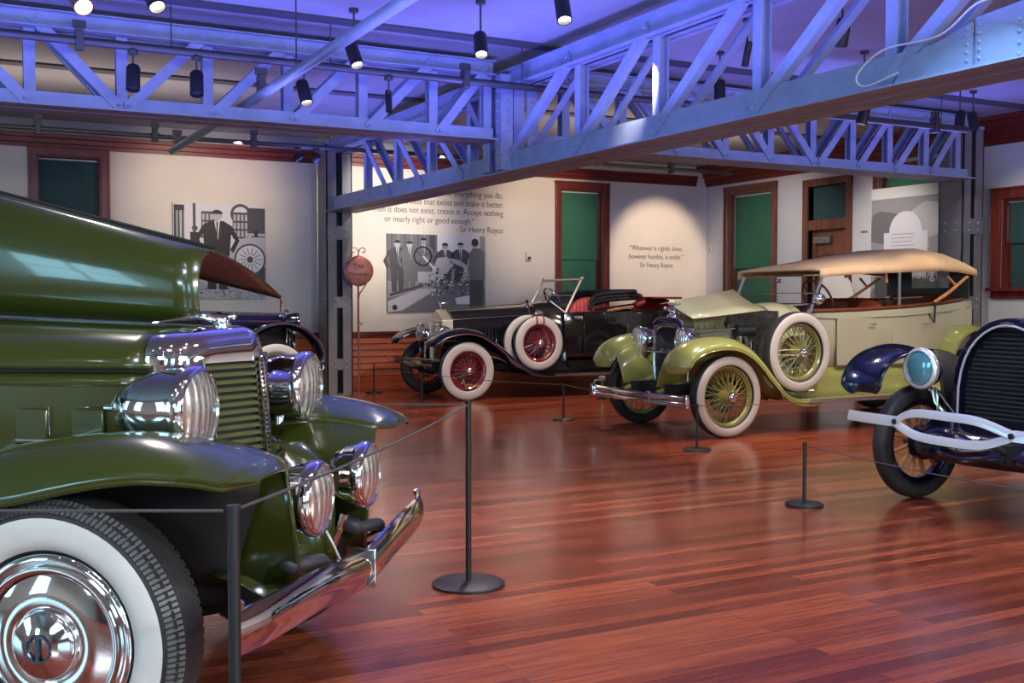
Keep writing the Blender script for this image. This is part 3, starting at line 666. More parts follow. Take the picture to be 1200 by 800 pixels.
def tub(parent, m, st, z0f, name='body', t=.05):
    """open body: st = list of (x, halfwidth, ztop)"""
    rings = []
    for x, hw, zt in st:
        z0 = z0f; r = []
        out = [(hw, zt), (hw+.012, zt-.12), (hw+.01, zt-.35), (hw-.03, z0+.06), (hw-.10, z0)]
        inn = [(hw-.12, z0+.05), (hw-.08, z0+.12), (hw-.05, zt-.3), (hw-t, zt)]
        r = [Vector((x, y, z)) for y, z in out]+[Vector((x, -y, z)) for y, z in out[::-1]]+[Vector((x, -y, z)) for y, z in inn[::-1]]+[Vector((x, y, z)) for y, z in inn]
        rings.append(r)
    return MB().loft(rings).build(name, m, parent, smooth=40)
def bench(parent, x, hw, zseat, zback, m, depth=.5, tuft=True, x_back=None):
    xb = x if x_back is None else x_back
    b = MB(); rings = []
    n = 26
    for k in range(n+1):
        y = -hw+2*hw*k/n; puff = .018*abs(math.sin(k*PI/2*1.0)) if tuft else 0; e = 1-abs(y/hw)**4
        e2 = .7+.3*e
        top = zseat+(zback-zseat)*(.86+.14*e)
        rings.append([Vector(p) for p in [(xb-.16, y, zseat-.05), (xb-.18, y, top-.05), (xb-.13+puff, y, top+.01), (xb-.06+puff, y, top-.03), (xb+.0+puff, y, zseat+.12), (xb+.02, y, zseat-.05)]])
    b.loft(rings); o = b.build('seat_back', m, parent, smooth=50)
    c = MB(); rings = []
    for k in range(n+1):
        y = -hw+2*hw*k/n; puff = .015*abs(math.sin(k*PI/2)) if tuft else 0
        rings.append([Vector(p) for p in [(xb, y, zseat-.14), (xb, y, zseat+puff), (xb+depth-.04, y, zseat+.02+puff), (xb+depth, y, zseat-.03), (xb+depth, y, zseat-.14)]])
    c.loft(rings); c.build('seat_cushion', m, parent, smooth=50); return o
def chassis(parent, x0, x1, wb, m='matblack', y=.30, z=.46):
    b = MB()
    for s in (-1, 1): b.bx(x1, x0, s*y-.03, s*y+.03, z-.06, z+.06)
    for x in (x0-.15, -.9, -1.9, x1+.2): b.bx(x-.03, x+.03, -y, y, z-.04, z+.04)
    b.cyl((0, -.62, .40), (0, .62, .40), .035); b.cyl((wb, -.62, .42), (wb, .62, .42), .045); b.ball((wb, 0, .42), .14)
    for s in (-1, 1):
        for k, x in ((0, 0), (1, wb)): b.tube([(x+.48, s*y, z-.02), (x+.2, s*y, z-.09), (x, s*y, z-.11), (x-.2, s*y, z-.09), (x-.48, s*y, z-.02)], .024, 6)
    return b.build('chassis', m, parent, smooth=30)
def blob_fig(mb, c, h):  # small standing mascot
    c = Vector(c)
    mb.lathe([(.030, 0), (.034, .012), (.02, .02), (.012, .03)], c, (0, 0, 1), 16)
    mb.tube([c+Vector((0, 0, .02)), c+Vector((.01, 0, h*.45)), c+Vector((.03, 0, h*.8))], [.012, .018, .010], 8)
    mb.ball(c+Vector((.038, 0, h*.9)), .012, 8)
def lerp_(a, b, t): return a+(b-a)*t
def liner(parent, rings, side):
    # dark inner wing, stopping short of the flared green front edge: the edge slants back towards the bottom
    g = []
    for f, xe in ((0, .50), (.15, .49), (.35, .455), (.55, .42), (.75, .39), (.92, .37)):
        row = []
        for k in range(7):
            x = xe-(xe+.7)*k/6; zt = .85 if x > -.2 else .85-(-.2-x)*.5; z = zt+(.46-zt)*f
            row.append(Vector((x, side*(.452-.10*f), z)))
        g.append(row)
    return MB().grid(g).build('wheelhouse_liner', 'matblack', parent, solid=.006)
# ================================================================== CAR A: big olive green car with its bonnet raised
A = empty('vintage_car', (0.779, 3.986, 0), math.radians(-39), 'large olive green antique car at left with raised bonnet panel and chrome grille', 'car')
RW = .412
for s in (-1, 1):
    wheel(A, (.01, s*.735, RW), s, RW, .252, .20, 'disc', 'whitewall', 72, 132, tread=True, name='front_wheel', steer=0)
wheel(A, (-3.5, -.745, RW), -1, RW, .262, .155, 'disc', 'whitewall', 47, 128, name='rear_wheel')
wheel(A, (-3.5, .745, RW), 1, RW, .262, .155, 'disc', 'whitewall', 47, 128, name='rear_wheel')
chassis(A, .50, -4.2, -3.5)
MB().tube([(.02, -.60, .36), (0, -.35, .30), (0, .35, .30), (.02, .60, .36)], .04, 8).build('front_axle', 'matblack', A)
# fenders
fp = [(.63, .895), (.585, .93), (.47, .972), (.28, 1.0), (.05, .99), (-.22, .945), (-.50, .85), (-.78, .66), (-1.0, .45), (-1.2, .36)]
for s in (-1, 1):
    f, rg = fender(A, 'green', fp, .43, .85, s, bulge=.13, drop=.02, wsc=lambda f: min(1, .42+f*5.5) if f < .11 else 1, lipm='green', bsc=lambda f: min(1, .06+1.9*f)*min(1, .15+3*(1-f)))
    valance(A, 'green', rg, s, .32, .46, 5, 44); liner(A, rg, s)
    # tapered catwalk between fender and radiator
    b = MB(); rings = []
    for z, xf, ya, yb in ((.86, .34, .20, .40), (.80, .42, .19, .39), (.70, .47, .17, .36), (.60, .49, .15, .33), (.50, .49, .13, .31), (.42, .48, .12, .29)):
        m_ = (ya+yb)/2; h_ = (yb-ya)/2; r = [Vector((-.1, s*ya, z)), Vector((xf-.16, s*ya, z))]
        for k in range(1, 8): t = PI*k/8; r.append(Vector((xf-.16+.16*math.sin(t), s*(m_-h_*math.cos(t)), z)))
        r += [Vector((xf-.16, s*yb, z)), Vector((-.1, s*(yb-.02), z))]; rings.append(r)
    b.loft(rings).build('fender_apron', 'green', A, smooth=45)
    ml = MB().lathe([(.001, .028), (.018, .022), (.028, .008), (.032, -.01), (.026, -.05), (.001, -.09)], (.43, s*.62, .93), (1, 0, .15), 20).build('fender_lamp', 'chrome', A)
# rear fenders and running boards
rp = [(-2.75, .36), (-2.95, .55), (-3.15, .82), (-3.5, .96), (-3.85, .85), (-4.1, .6), (-4.2, .42)]
for s in (-1, 1):
    fender(A, 'green', rp, .45, .90, s, bulge=.12, name='rear_fender', drop=.03)
    b = MB().bx(-2.85, -1.1, min(s*.55, s*.88), max(s*.55, s*.88), .33, .37); b.build('running_board', 'black', A, bevel=.01)
# engine side panels with ventilator doors
hwf = lambda x: .335+(.06-x)*.115 if x <= .06 else .335
zhf = lambda x: 1.297+(.06-x)*.038
for s in (-1, 1):
    b = MB(); g = []
    for i in range(13):
        x = .06-1.21*i/12; w = hwf(x); g.append([Vector((x, s*(w-.005), 1.155)), Vector((x, s*(w+.002), 1.12)), Vector((x, s*w, .98)), Vector((x, s*(w-.01), .80)), Vector((x, s*(w-.06), .62))])
    sp = b.grid(g).build('bonnet_side_panel', 'green', A, smooth=50, solid=.012)
    MB().tube([Vector((.04-1.15*i/10, s*(hwf(.04-1.15*i/10)+.006), 1.118)) for i in range(11)], .006, 6).build('bead_moulding', 'green', sp)
    for k in range(5):
        x0 = -.08-.19*k; vd = []
        y = s*(hwf(x0)+.012); b = MB(); b.bx(x0-.12, x0, y-.008, y+.008, .93, 1.04)
        do = b.build('vent_door', 'green', sp, bevel=.006)
        fr = MB(); L = [(x0-.126, .925), (x0-.126, 1.046), (x0+.006, 1.046), (x0+.006, .925), (x0-.126, .925)]
        fr.tube([(p[0], y+s*.004, p[1]) for p in L], .0032, 6); fr.bx(x0-.118, x0-.01, y+s*.006-.003, y+s*.006+.003, .932, .938); fr.build('vent_door_edge', 'chrome', do)
# near top panel of the bonnet (closed)
g = []
for i in range(13):
    x = .075-1.225*i/12; w = hwf(x); zh = zhf(x)
    g.append([Vector((x, -w*a, 1.17+(zh-1.17)*bz)) for a, bz in ((0, 1), (.15, .995), (.35, .97), (.55, .90), (.72, .79), (.86, .60), (.95, .38), (1.0, .12), (1.005, 0))])
MB().grid(g).build('bonnet_top_panel', 'green', A, smooth=60, solid=.008)
MB().tube([(.085, 0, zhf(.08)+.006), (-1.15, 0, zhf(-1.15)+.006)], .008, 8).build('bonnet_hinge', 'chrome', A)
MB().tube([Vector((.07-1.2*i/10, -hwf(.07-1.2*i/10)-.004, 1.163)) for i in range(11)], .006, 6).build('bonnet_edge_bead', 'black', A)
# far half of the bonnet raised over the hinge: top panel upright, side flap hanging away
def raised(x):
    f = (.085-x)/1.2; zr = 1.578+f*.30; zh = zhf(x)+.008; H = zr-zh
    return [Vector((x, y, z)) for y, z in ((0.0, zh), (-.022, zh+H*.22), (-.032, zh+H*.45), (-.024, zh+H*.66), (.002, zh+H*.84), (.045, zh+H*.96), (.095, zr))]
def flap(x):
    f = (.085-x)/1.2; zr = 1.578+f*.30
    return [Vector((x, .095+(.60)*k/6, zr-.006-(.165+f*.02)*(k/6)+.02*math.sin(PI*k/6))) for k in range(7)]
rp_ = MB().grid([raised(.085-1.2*i/12) for i in range(13)]).build('raised_bonnet_panel', 'green', A, smooth=60, solid=.008)
tag(rp_, 'upright olive green bonnet half, folded open')
MB().tube([raised(.085-1.2*i/12)[-1]+Vector((0, .004, .006)) for i in range(13)], .0075, 6).build('panel_hinge', 'black', rp_)
fl = MB().grid([flap(.085-1.2*i/12) for i in range(13)]).build('bonnet_flap', 'under', A, smooth=60, solid=.008)
tag(fl, 'brown underside of the folded bonnet flap')
b = MB(); b.tube([flap(.085-1.2*i/12)[-1] for i in range(13)], .009, 6); b.tube([flap(.085)[k] for k in range(7)], .005, 6); b.build('flap_edge', 'green', fl)
b = MB(); e = flap(.085)[-1]; b.tube([e, e+Vector((0, .012, -.02)), e+Vector((.0, .004, -.045)), e+Vector((0, .014, -.07))], .006, 6); b.ball(e+Vector((0, .01, -.08)), .011, 8); b.build('bonnet_catch', 'chrome', fl)
# engine seen inside, cowl and cabin
b = MB().bx(-1.05, -.05, -.16, .16, .55, 1.05); b.bx(-1.0, -.1, -.10, .10, 1.05, 1.16)
for i in range(8): b.cyl((-.15-.11*i, .02, 1.16), (-.15-.11*i, .02, 1.20), .018, n=8)
b.build('engine', 'engine', A, bevel=.01)
rings = []
for x, hw, zt in ((-1.15, .475, 1.345), (-1.4, .56, 1.37), (-1.62, .63, 1.38)): rings.append(arch(x, hw, .45, zt, p=3.0))
MB().loft(rings).build('cowl', 'green', A, smooth=40)
rings = [arch(x, hw, .42, zt, p=3.4) for x, hw, zt in ((-1.55, .62, 1.22), (-1.9, .70, 1.24), (-3.2, .72, 1.24), (-3.9, .60, 1.18), (-4.25, .42, .95))]
MB().loft(rings).build('body', 'green', A, smooth=40)
rings = [arch(x, hw, 1.18, zt, p=3.2) for x, hw, zt in ((-1.72, .56, 1.22), (-1.88, .60, 1.66), (-2.2, .63, 1.74), (-3.0, .62, 1.74), (-3.5, .55, 1.60), (-3.8, .46, 1.2))]
MB().loft(rings).build('cabin', 'blackcar', A, smooth=40)
# radiator shell and V grille
def lerp(a, b, t): return a+(b-a)*t
def shell_pts(z):
    t = (1.27-z)/(1.27-.55); xr = lerp(.288, .35, t); xc = lerp(.195, .27, t); wc = lerp(.262, .165, t); ws = lerp(.345, .27, t)
    return xr, xc, wc, ws
rings = []
for z, k in ((.55, 1), (.75, 1), (.95, 1), (1.10, 1), (1.19, 1)):
    xr, xc, wc, ws = shell_pts(z)
    rings.append([Vector(p) for p in ((xc, -wc, z), (xc-.015, -wc-.022, z), (xc-.06, -ws+.01, z), (.07, -ws-.003, z), (.03, -ws+.02, z), (.03, -wc, z), (xc-.04, -wc+.01, z))])
so = MB()
so.loft(rings); so.loft([[Vector((p.x, -p.y, p.z)) for p in r] for r in rings])
rings = []
for z, k, kx in ((1.185, 1, 1), (1.205, .995, 1), (1.235, .965, .99), (1.26, .91, .97), (1.28, .81, .93), (1.293, .66, .87), (1.303, .45, .78)):
    xr, xc, wc, ws = shell_pts(min(z, 1.27)); r = [(.05, -ws), (.075, -ws-.003), (xc-.06, -ws+.01), (xc-.01, -wc-.018), (xc+.02, -wc*.8), (lerp(xc, xr, .5)+.004, -wc*.45), (xr-.006, -.03), (xr+.006, 0)]
    r = r+[(x, -y) for x, y in r[:-1][::-1]]
    rings.append([Vector((.05+(x-.05)*kx, y*k, z)) for x, y in r])
so.loft(rings); sh = so.build('radiator_shell', 'chrome', A, smooth=50)
g = MB()
for s in (-1, 1):
    vs = []
    for z in (.55, 1.19):
        xr, xc, wc, ws = shell_pts(z); vs += [(xr-.035, 0, z), (xc-.035, s*wc, z)]
    g.add(vs, [(0, 1, 3, 2)])
g.build('radiator_core', 'matblack', A, smooth=0, solid=.01)
g = MB(); n = 24
for s in (-1, 1):
    for i in range(n):
        z = .56+.62*(i+.5)/n; xr, xc, wc, ws = shell_pts(z)
        p0 = Vector((xr-.004, s*.022, z)); p1 = Vector((xc-.004, s*wc, z)); d = (p1-p0).normalized(); nn = Vector((d.y*s, -d.x*s, 0)); nn = nn if nn.x > 0 else -nn
        vs = []
        for p in (p0, p1): vs += [p+Vector((0, 0, .007))-nn*.012, p+Vector((0, 0, .0005))+nn*.002, p+Vector((0, 0, -.006))-nn*.0, p+Vector((0, 0, -.003))-nn*.018]
        g.add(vs, [(0, 1, 5, 4), (1, 2, 6, 5), (2, 3, 7, 6), (3, 0, 4, 7), (0, 3, 2, 1), (4, 5, 6, 7)])
g.build('grille_slats', 'greenslat', A, smooth=0)
g = MB()
xr0 = shell_pts(1.2)[0]; xr1 = shell_pts(.55)[0]
for s in (-1, 1):
    g.bar((xr0+.004, s*.018, 1.20), (xr1+.004, s*.018, .55), .012, .016, up=(1, 0, 0))
    xc0, wc0 = shell_pts(1.2)[1:3]; xc1, wc1 = shell_pts(.55)[1:3]
    g.bar((xc0+.002, s*wc0, 1.20), (xc1+.002, s*wc1, .55), .012, .018, up=(1, 0, 0))
for i in range(40):
    z = 1.19-.63*i/39; g.ball((shell_pts(z)[0]+.006, 0, z), .0085, 8)
g.build('grille_centre_strip', 'chrome', sh)
b = MB(); b.lathe([(.03, 0), (.032, .012), (.02, .02), (.001, .024)], (.16, 0, 1.30), (0, 0, 1), 20)
for s in (-1, 1):
    for k in range(4): b.tube([(.17-.01*k, s*.01, 1.325), (.13-.02*k, s*(.05+.01*k), 1.345-.004*k), (.05-.03*k, s*(.085+.012*k), 1.335-.006*k)], [.010, .008, .003], 6)
b.ball((.20, 0, 1.338), .016, 10); b.tube([(.20, 0, 1.335), (.15, 0, 1.333), (.05, 0, 1.325)], [.008, .018, .008], 8); b.build('radiator_mascot', 'chrome', sh)
# lamps
for s in (-1, 1):
    h = headlamp(A, (.305, s*.462, 1.055), .136, .30)
    b = MB().tube([(.18, s*.455, .94), (.18, s*.44, .86), (.20, s*.38, .80)], [.022, .018, .03], 10); b.tube([(.20, s*.34, .86), (.30, s*.2, .84), (.33, 0, .83)], .010, 8); b.build('lamp_bracket', 'chrome', h)
    d_ = headlamp(A, (.62, s*.25, .750), .122, .155, name='driving_lamp', tipped=False)
    MB().tube([(.52, s*.25, .60), (.50, s*.25, .54), (.46, s*.26, .46)], [.016, .014, .02], 8).build('lamp_bracket', 'chrome', d_)
    hn = MB(); hn.tube(catmull([(.50, s*.30, .56), (.56, s*.30-.02, .545), (.60, s*.30+.06, .54), (.60, s*.30+.12, .52), (.57, s*.30+.13, .46), (.54, s*.30+.13, .42)], 6), [.034]*7+[.024]*24, 12)
    hn.lathe([(.034, 0), (.040, .02), (.040, .03), (.03, .03)], (.57, s*.30+.13, .44), (-.4, 0, -1), 16); hn.build('horn', 'darksteel', A)
MB().tube(catmull([(.44, .16, .62), (.50, .16, .52), (.56, .12, .44), (.58, .16, .40)], 6), .005, 6).build('lamp_wire', 'offwhite', A)
# splash apron and bumper
b = MB(); rings = []
for y in (-.40, -.2, 0, .2, .40): rings.append([Vector((x, y, z)) for x, z in ((.30, .52), (.40, .50), (.48, .46), (.50, .41), (.48, .38))])
b.grid(rings).build('splash_apron', 'green', A, smooth=60, solid=.01)
bp_ = []
for k in range(17):
    y = -.90+1.80*k/16; q = abs(y)/.90; bp_.append((.685-.05*q**2-.02*max(0, q-.85)/.15, y, .500-.035*math.exp(-(y/.28)**2)))
bm_ = bumper_bar(A, bp_, .130, .012, bulge=.026, nseg=3)
MB().tube([Vector(p)+Vector((.022, 0, .012)) for p in bp_], .008, 6).build('bumper_rib', 'chrome', bm_)
for y in (.0,):
    z = .50-.035*math.exp(-(y/.28)**2); x = .685-.05*(abs(y)/.9)**2
    MB().bx(x-.02, x+.040, y-.006, y+.006, z-.066, z+.068).build('bumper_clamp', 'chrome', bm_, bevel=.004)
for s in (-1, 1):
    b = MB().lathe([(.014, 0), (.016, .012), (.018, .02), (.012, .026), (.001, .03)], (.622, s*.875, .562), (0, 0, 1), 12); b.build('bumper_bolt', 'nickel', bm_)
    MB().tube([(.40, s*.30, .46), (.55, s*.36, .48), (.655, s*.45, .50)], .018, 8).build('bumper_bracket', 'chrome', A)

# ================================================================== CAR B: black car with crimson wire wheels by the back wall
Bc = empty('vintage_car', (6.48, 14.15, 0), PI, 'black open antique car with crimson wire wheels and red leather seats', 'car')
RW = .408
for s in (-1, 1):
    wheel(Bc, (.03, s*.69, RW), s, RW, .258, .13, 'wire', 'pinkwall', 42, 135, 'redspoke', name='front_wheel', capm='nickel')
    wheel(Bc, (-3.55, s*.69, RW), s, RW, .285, .12, 'wire', 'pinkwall', 40, 140, 'redspoke', name='rear_wheel', capm='nickel')
w2 = wheel(Bc, (-1.09, .70, .77), 1, .39, .255, .12, 'wire', 'pinkwall', 28, 138, 'redspoke', name='spare_wheel', capm='nickel')
w3 = wheel(Bc, (-1.00, .56, .78), 1, .39, .275, .10, 'none', 'pinkwall', 10, 140, name='spare_tyre')
b = MB()
for dx in (-.045, .045): b.tube(catmull([(-1.09+dx, .60, 1.12), (-1.09+dx, .62, 1.165), (-1.09+dx, .71, 1.175), (-1.09+dx*1.2, .77, 1.12), (-1.09+dx*1.3, .775, 1.05), (-1.09+dx, .74, 1.03)], 5), .011, 6)
b.build('spare_strap', 'strap', w2)
chassis(Bc, .42, -4.1, -3.55)
fp = [(.58, .76), (.55, .84), (.42, .93), (.22, .985), (.0, .99), (-.22, .93), (-.45, .78), (-.70, .57), (-.95, .40), (-1.15, .345), (-1.35, .33)]
for s in (-1, 1):
    f, rg = fender(Bc, 'navy', fp, .46, .82, s, bulge=.055, drop=.02, wsc=lambda f: min(1, .5+f*6) if f < .09 else 1, lipm='nickel', th=.008)
    valance(Bc, 'blackcar', rg, s, .33, .48, 16, 55)
    b = MB().bx(-2.95, -1.3, min(s*.50, s*.82), max(s*.50, s*.82), .30, .33); rb_ = b.build('running_board', 'blackcar', Bc, bevel=.005)
    MB().bx(-2.95, -1.3, min(s*.818, s*.828), max(s*.818, s*.828), .296, .336).build('board_edge', 'nickel', rb_)
    fender(Bc, 'navy', [(-2.8, .35), (-2.98, .52), (-3.15, .80), (-3.4, .97), (-3.7, .96), (-3.95, .78), (-4.1, .55)], .46, .83, s, bulge=.05, name='rear_fender', drop=.02, lipm='nickel', th=.008)
    MB().bx(-2.9, -.75, min(s*.44, s*.46), max(s*.44, s*.46), .33, .66).build('splash_apron', 'blackcar', Bc)
# temple radiator
rad = MB(); o_ = [(-.235, .50), (.235, .50), (.235, 1.10), (0, 1.245), (-.235, 1.10)]; i_ = [(-.19, .54), (.19, .54), (.19, 1.05), (0, 1.12), (-.19, 1.05)]
i_ = [(-.19, .54), (.19, .54), (.19, 1.06), (0, 1.06), (-.19, 1.06)]
ring_frame(rad, o_, i_, .02, .18); rad.bx(.165, .19, -.245, .245, 1.07, 1.10); ro = rad.build('radiator_shell', 'creamnickel', Bc, smooth=0, bevel=.005)
b = MB().bx(.05, .12, -.19, .19, .54, 1.06); b.build('radiator_core', 'mesh', ro)
b = MB()
for k in range(17): b.bx(.14, .155, -.18+.0225*k-.005, -.18+.0225*k+.005, .54, 1.06)
b.build('radiator_shutter', 'nickel', ro)
b = MB(); blob_fig(b, (.10, 0, 1.24), .13); b.tube([(.11, .01, 1.33), (.06, .05, 1.345), (.02, .07, 1.35)], [.006, .008, .002], 6); b.tube([(.11, -.01, 1.33), (.06, -.05, 1.345), (.02, -.07, 1.35)], [.006, .008, .002], 6); b.build('radiator_mascot', 'nickel', ro)
rings = []
for x, hw, zt, zs in ((.02, .235, 1.245, 1.10), (-.4, .27, 1.27, 1.13), (-.9, .32, 1.30, 1.15), (-1.30, .38, 1.33, 1.17)):
    rings.append([Vector((x, y, z)) for y, z in ((-hw, .55), (-hw, zs), (-hw*.93, zs+.045), (-hw*.6, zt-.04), (-hw*.25, zt-.008), (0, zt), (hw*.25, zt-.008), (hw*.6, zt-.04), (hw*.93, zs+.045), (hw, zs), (hw, .55))])
bo = MB().loft(rings).build('bonnet', 'blackcar', Bc, smooth=25)
b = MB()
for s in (-1, 1): b.tube([(.02, s*.24, 1.105), (-1.30, s*.385, 1.175)], .008, 6); b.tube([(-1.30, s*.385, 1.175), (-1.30, s*.385, .6)], .006, 6)
b.tube([(.02, 0, 1.25), (-1.30, 0, 1.335)], .007, 6); b.build('bonnet_hinge', 'nickel', bo)
b = MB()
for k in range(18): b.bx(-.2-.05*k, -.19-.05*k, .24+.0055*k*1.2+.01, .262+.0055*k*1.2+.01, .75, 1.0)
b.build('bonnet_louvres', 'blackcar', bo)
rings = [arch(x, hw, .50, zt, p=2.8) for x, hw, zt in ((-1.30, .385, 1.335), (-1.42, .45, 1.36), (-1.55, .56, 1.38), (-1.62, .60, 1.36))]
MB().loft(rings).build('cowl', 'blackcar', Bc, smooth=40)
tub(Bc, 'blackcar', [(-1.58, .60, 1.20), (-1.8, .655, 1.21), (-2.5, .68, 1.21), (-3.2, .68, 1.22), (-3.7, .64, 1.24), (-4.0, .52, 1.24)], .50)
for x0, x1 in ((-2.42, -1.86), (-3.18, -2.62)):
    L = [(x0, .60), (x0, 1.19), (x1, 1.19), (x1, .60), (x0, .60)]
    d_ = MB().bx(x0, x1, .685, .697, .60, 1.19).build('door', 'blackcar', Bc, bevel=.004)
    MB().tube([(x0+.06, .70, 1.05), (x0+.06, .73, 1.05), (x0+.14, .73, 1.05)], .008, 6).build('door_handle', 'nickel', d_)
b = text_mesh('name_plate', 'YORK', .055, (-1.70, .688, 1.115), (PI/2, 0, PI), 'offwhite', Bc)
bench(Bc, -2.1, .52, .86, 1.34, 'redleather', x_back=-2.15); bench(Bc, -3.5, .52, .88, 1.40, 'redleather', x_back=-3.45)
g = []
for i in range(61):
    q = i/60; x = -1.74-.72*q; z1 = 1.20+.22*max(0, math.sin(PI*(q*.92+.04)))**.55; yy_ = .46+.022*abs(math.sin(q*PI*11))
    g.append([Vector((x, yy_-.06, 1.0)), Vector((x, yy_, 1.12)), Vector((x, yy_+.01, lerp_(1.12, z1, .6))), Vector((x, yy_-.01, z1-.02)), Vector((x, yy_-.05, z1))])
MB().grid(g).build('tufted_side_squab', 'redseat', Bc, smooth=60, solid=.02)
b = MB().bx(-3.72, -3.15, -.56, .56, 1.40, 1.43); b.build('seat_rail', 'redleather', Bc, bevel=.01)
# folded hood
top = None
b = MB()
for k, (x, z, r) in enumerate(((-2.55, 1.50, .035), (-2.60, 1.45, .03), (-2.66, 1.41, .03))):
    b.tube(catmull([(-2.02+.0*k, -.60, z-.16), (-2.15, -.60, z-.05), (x-.1, -.60, z), (x-.25, -.56, z+.01), (x-.25, .56, z+.01), (x-.1, .60, z), (-2.15, .60, z-.05), (-2.02, .60, z-.16)], 5), r, 8)
fo = b.build('folded_hood', 'matblack', Bc); tag(fo, 'folded red and black hood')
b = MB()
for z, x in ((1.475, -2.74), (1.425, -2.80)): b.bx(x-.10, x+.12, -.50, .50, z-.016, z+.016)
for s in (-1, 1): b.bar((-2.12, s*.57, 1.30), (-2.70, s*.57, 1.475), .02, .03); b.bar((-2.12, s*.60, 1.24), (-2.9, s*.60, 1.33), .02, .035)
b.build('hood_frame', 'black', fo, bevel=.004)
b = MB().tube([(-2.30, .63, 1.22), (-2.45, .64, 1.245), (-2.75, .64, 1.285)], [.02, .024, .02], 8); b.build('hood_bow', 'polwood', fo)
b = MB()
for k in range(4): b.tube([(-2.72-.05*k, .60, 1.50-.045*k), (-2.90-.02*k, .62, 1.44-.03*k), (-2.98+.02*k, .62, 1.36-.01*k), (-2.80, .62, 1.30)], .038, 8)
b.build('hood_roll', 'redleather', fo)
# windscreen
b = MB(); pts = []
for s in (-1, 1): b.tube([(-1.60, s*.58, 1.17), (-1.65, s*.57, 1.26), (-1.90, s*.56, 1.70)], .019, 8); b.ball((-1.90, s*.57, 1.70), .03, 8); b.tube([(-1.62, s*.57, 1.20), (-1.46, s*.40, 1.37)], .010, 6)
b.tube([(-1.89, -.56, 1.68), (-1.89, .56, 1.68)], .019, 8); b.tube([(-1.77, -.56, 1.45), (-1.77, .56, 1.45)], .005, 6)
wo = b.build('windscreen_frame', 'creamnickel', Bc)
MB().add([(-1.67, -.55, 1.28), (-1.67, .55, 1.28), (-1.89, .55, 1.67), (-1.89, -.55, 1.67)], [(0, 1, 2, 3)]).build('windscreen_pane', 'glass', wo, smooth=0)
steering_wheel(Bc, (-1.88, -.26, 1.40), .19, .55, 'nickel')
for s in (-1, 1):
    h = headlamp(Bc, (.30, s*.31, .915), .138, .20, tipped=False)
    MB().tube([(.22, s*.30, .80), (.22, s*.30, .72), (.22, s*.31, .52)], [.02, .014, .02], 8).build('lamp_bracket', 'nickel', h)
    cl_ = headlamp(Bc, (-1.18, s*.50, 1.19), .05, .09, name='cowl_lamp', tipped=False)
    MB().cyl((-1.22, s*.50, 1.10), (-1.22, s*.46, 1.18), .012).build('lamp_bracket', 'nickel', cl_)
b = MB().lathe([(.055, 0), (.06, .01), (.02, .03), (.001, .035)], (-1.06, .42, 1.33), (-1, 0, 0), 20); b.tube([(-1.08, .42, 1.32), (-1.09, .45, 1.20)], .01, 6); b.build('side_mirror', 'chrome', Bc)
MB().tube(catmull([(.30, 0, .92), (.32, .04, .78), (.34, -.02, .62)], 5), .012, 6).build('horn_tube', 'nickel', Bc)
for z in (.575, .50): bb = bumper_bar(Bc, [(.60, -.82, z), (.66, -.45, z), (.68, 0, z), (.66, .45, z), (.60, .80, z)], .035, .008, 'nickel', bulge=.004)
b = MB()
for s in (-1, 1): b.tube([(.42, s*.30, .47), (.55, s*.30, .50), (.66, s*.30, .54)], .022, 8); b.cyl((.62, s*.30-.08, .54), (.62, s*.30+.08, .54), .04)
b.build('bumper_bracket', 'nickel', Bc)
MB().tube(catmull([(.13, .757, .235), (.105, .758, .30), (.08, .758, .20), (.05, .758, .235), (.02, .758, .205), (-.01, .758, .23), (-.04, .758, .20), (-.07, .758, .225), (-.10, .758, .20), (-.14, .758, .215)], 5), .0045, 6).build('gold_script', 'gold', Bc)

# ================================================================== CAR C: pale touring car with yellow-green fenders
Cc = empty('vintage_car', (7.04, 9.40, 0), PI, 'cream touring car with yellow-green fenders and tan canvas roof', 'car')
RW = .417
for s in (-1, 1):
    wheel(Cc, (0, s*.745, RW), s, RW, .300, .15, 'wire', 'pinkwall', 46, 128, 'limespoke', name='front_wheel')
    wheel(Cc, (-3.62, s*.745, RW), s, RW, .300, .15, 'wire', 'pinkwall', 46, 128, 'limespoke', name='rear_wheel')
    wheel(Cc, (-.96, s*.72, .842), s, .425, .295, .15, 'wire', 'pinkwall', 44, 128, 'limespoke', name='spare_wheel')
chassis(Cc, .45, -4.3, -3.62)
fp = [(.60, .66), (.605, .76), (.54, .88), (.38, .975), (.15, 1.015), (-.08, 1.0), (-.30, .91), (-.48, .76), (-.64, .58), (-.80, .42), (-.98, .35), (-1.15, .34)]
for s in (-1, 1):
    f, rg = fender(Cc, 'lime', fp, .44, .87, s, bulge=.09, drop=.03, wsc=lambda f: min(1, .62+f*5) if f < .08 else 1)
    valance(Cc, 'lime', rg, s, .30, .50, 8, 60)
    rb_ = MB().bx(-2.95, -1.0, min(s*.58, s*.88), max(s*.58, s*.88), .315, .35).build('running_board', 'cream', Cc, bevel=.006)
    MB().bx(-2.95, -1.0, min(s*.878, s*.888), max(s*.878, s*.888), .312, .353).build('board_edge', 'chrome', rb_)
    b = MB(); g = [[Vector((x, s*.66, .66)), Vector((x, s*.68, .55)), Vector((x, s*.66, .42)), Vector((x, s*.70, .35))] for x in (-.80, -1.5, -2.3, -3.05)]
    b.grid(g).build('splash_apron', 'lime', Cc, smooth=50, solid=.008)
    fender(Cc, 'lime', [(-2.88, .345), (-3.02, .50), (-3.10, .74), (-3.24, .97), (-3.5, 1.09), (-3.8, 1.06), (-4.05, .90), (-4.2, .66), (-4.26, .48)], .46, .88, s, bulge=.035, drop=.02, name='rear_fender')
    MB().tube([(.12, s*.30, .56), (.42, s*.30, .47), (.52, s*.30, .44)], [.03, .03, .025], 8).build('frame_horn', 'lime', Cc)
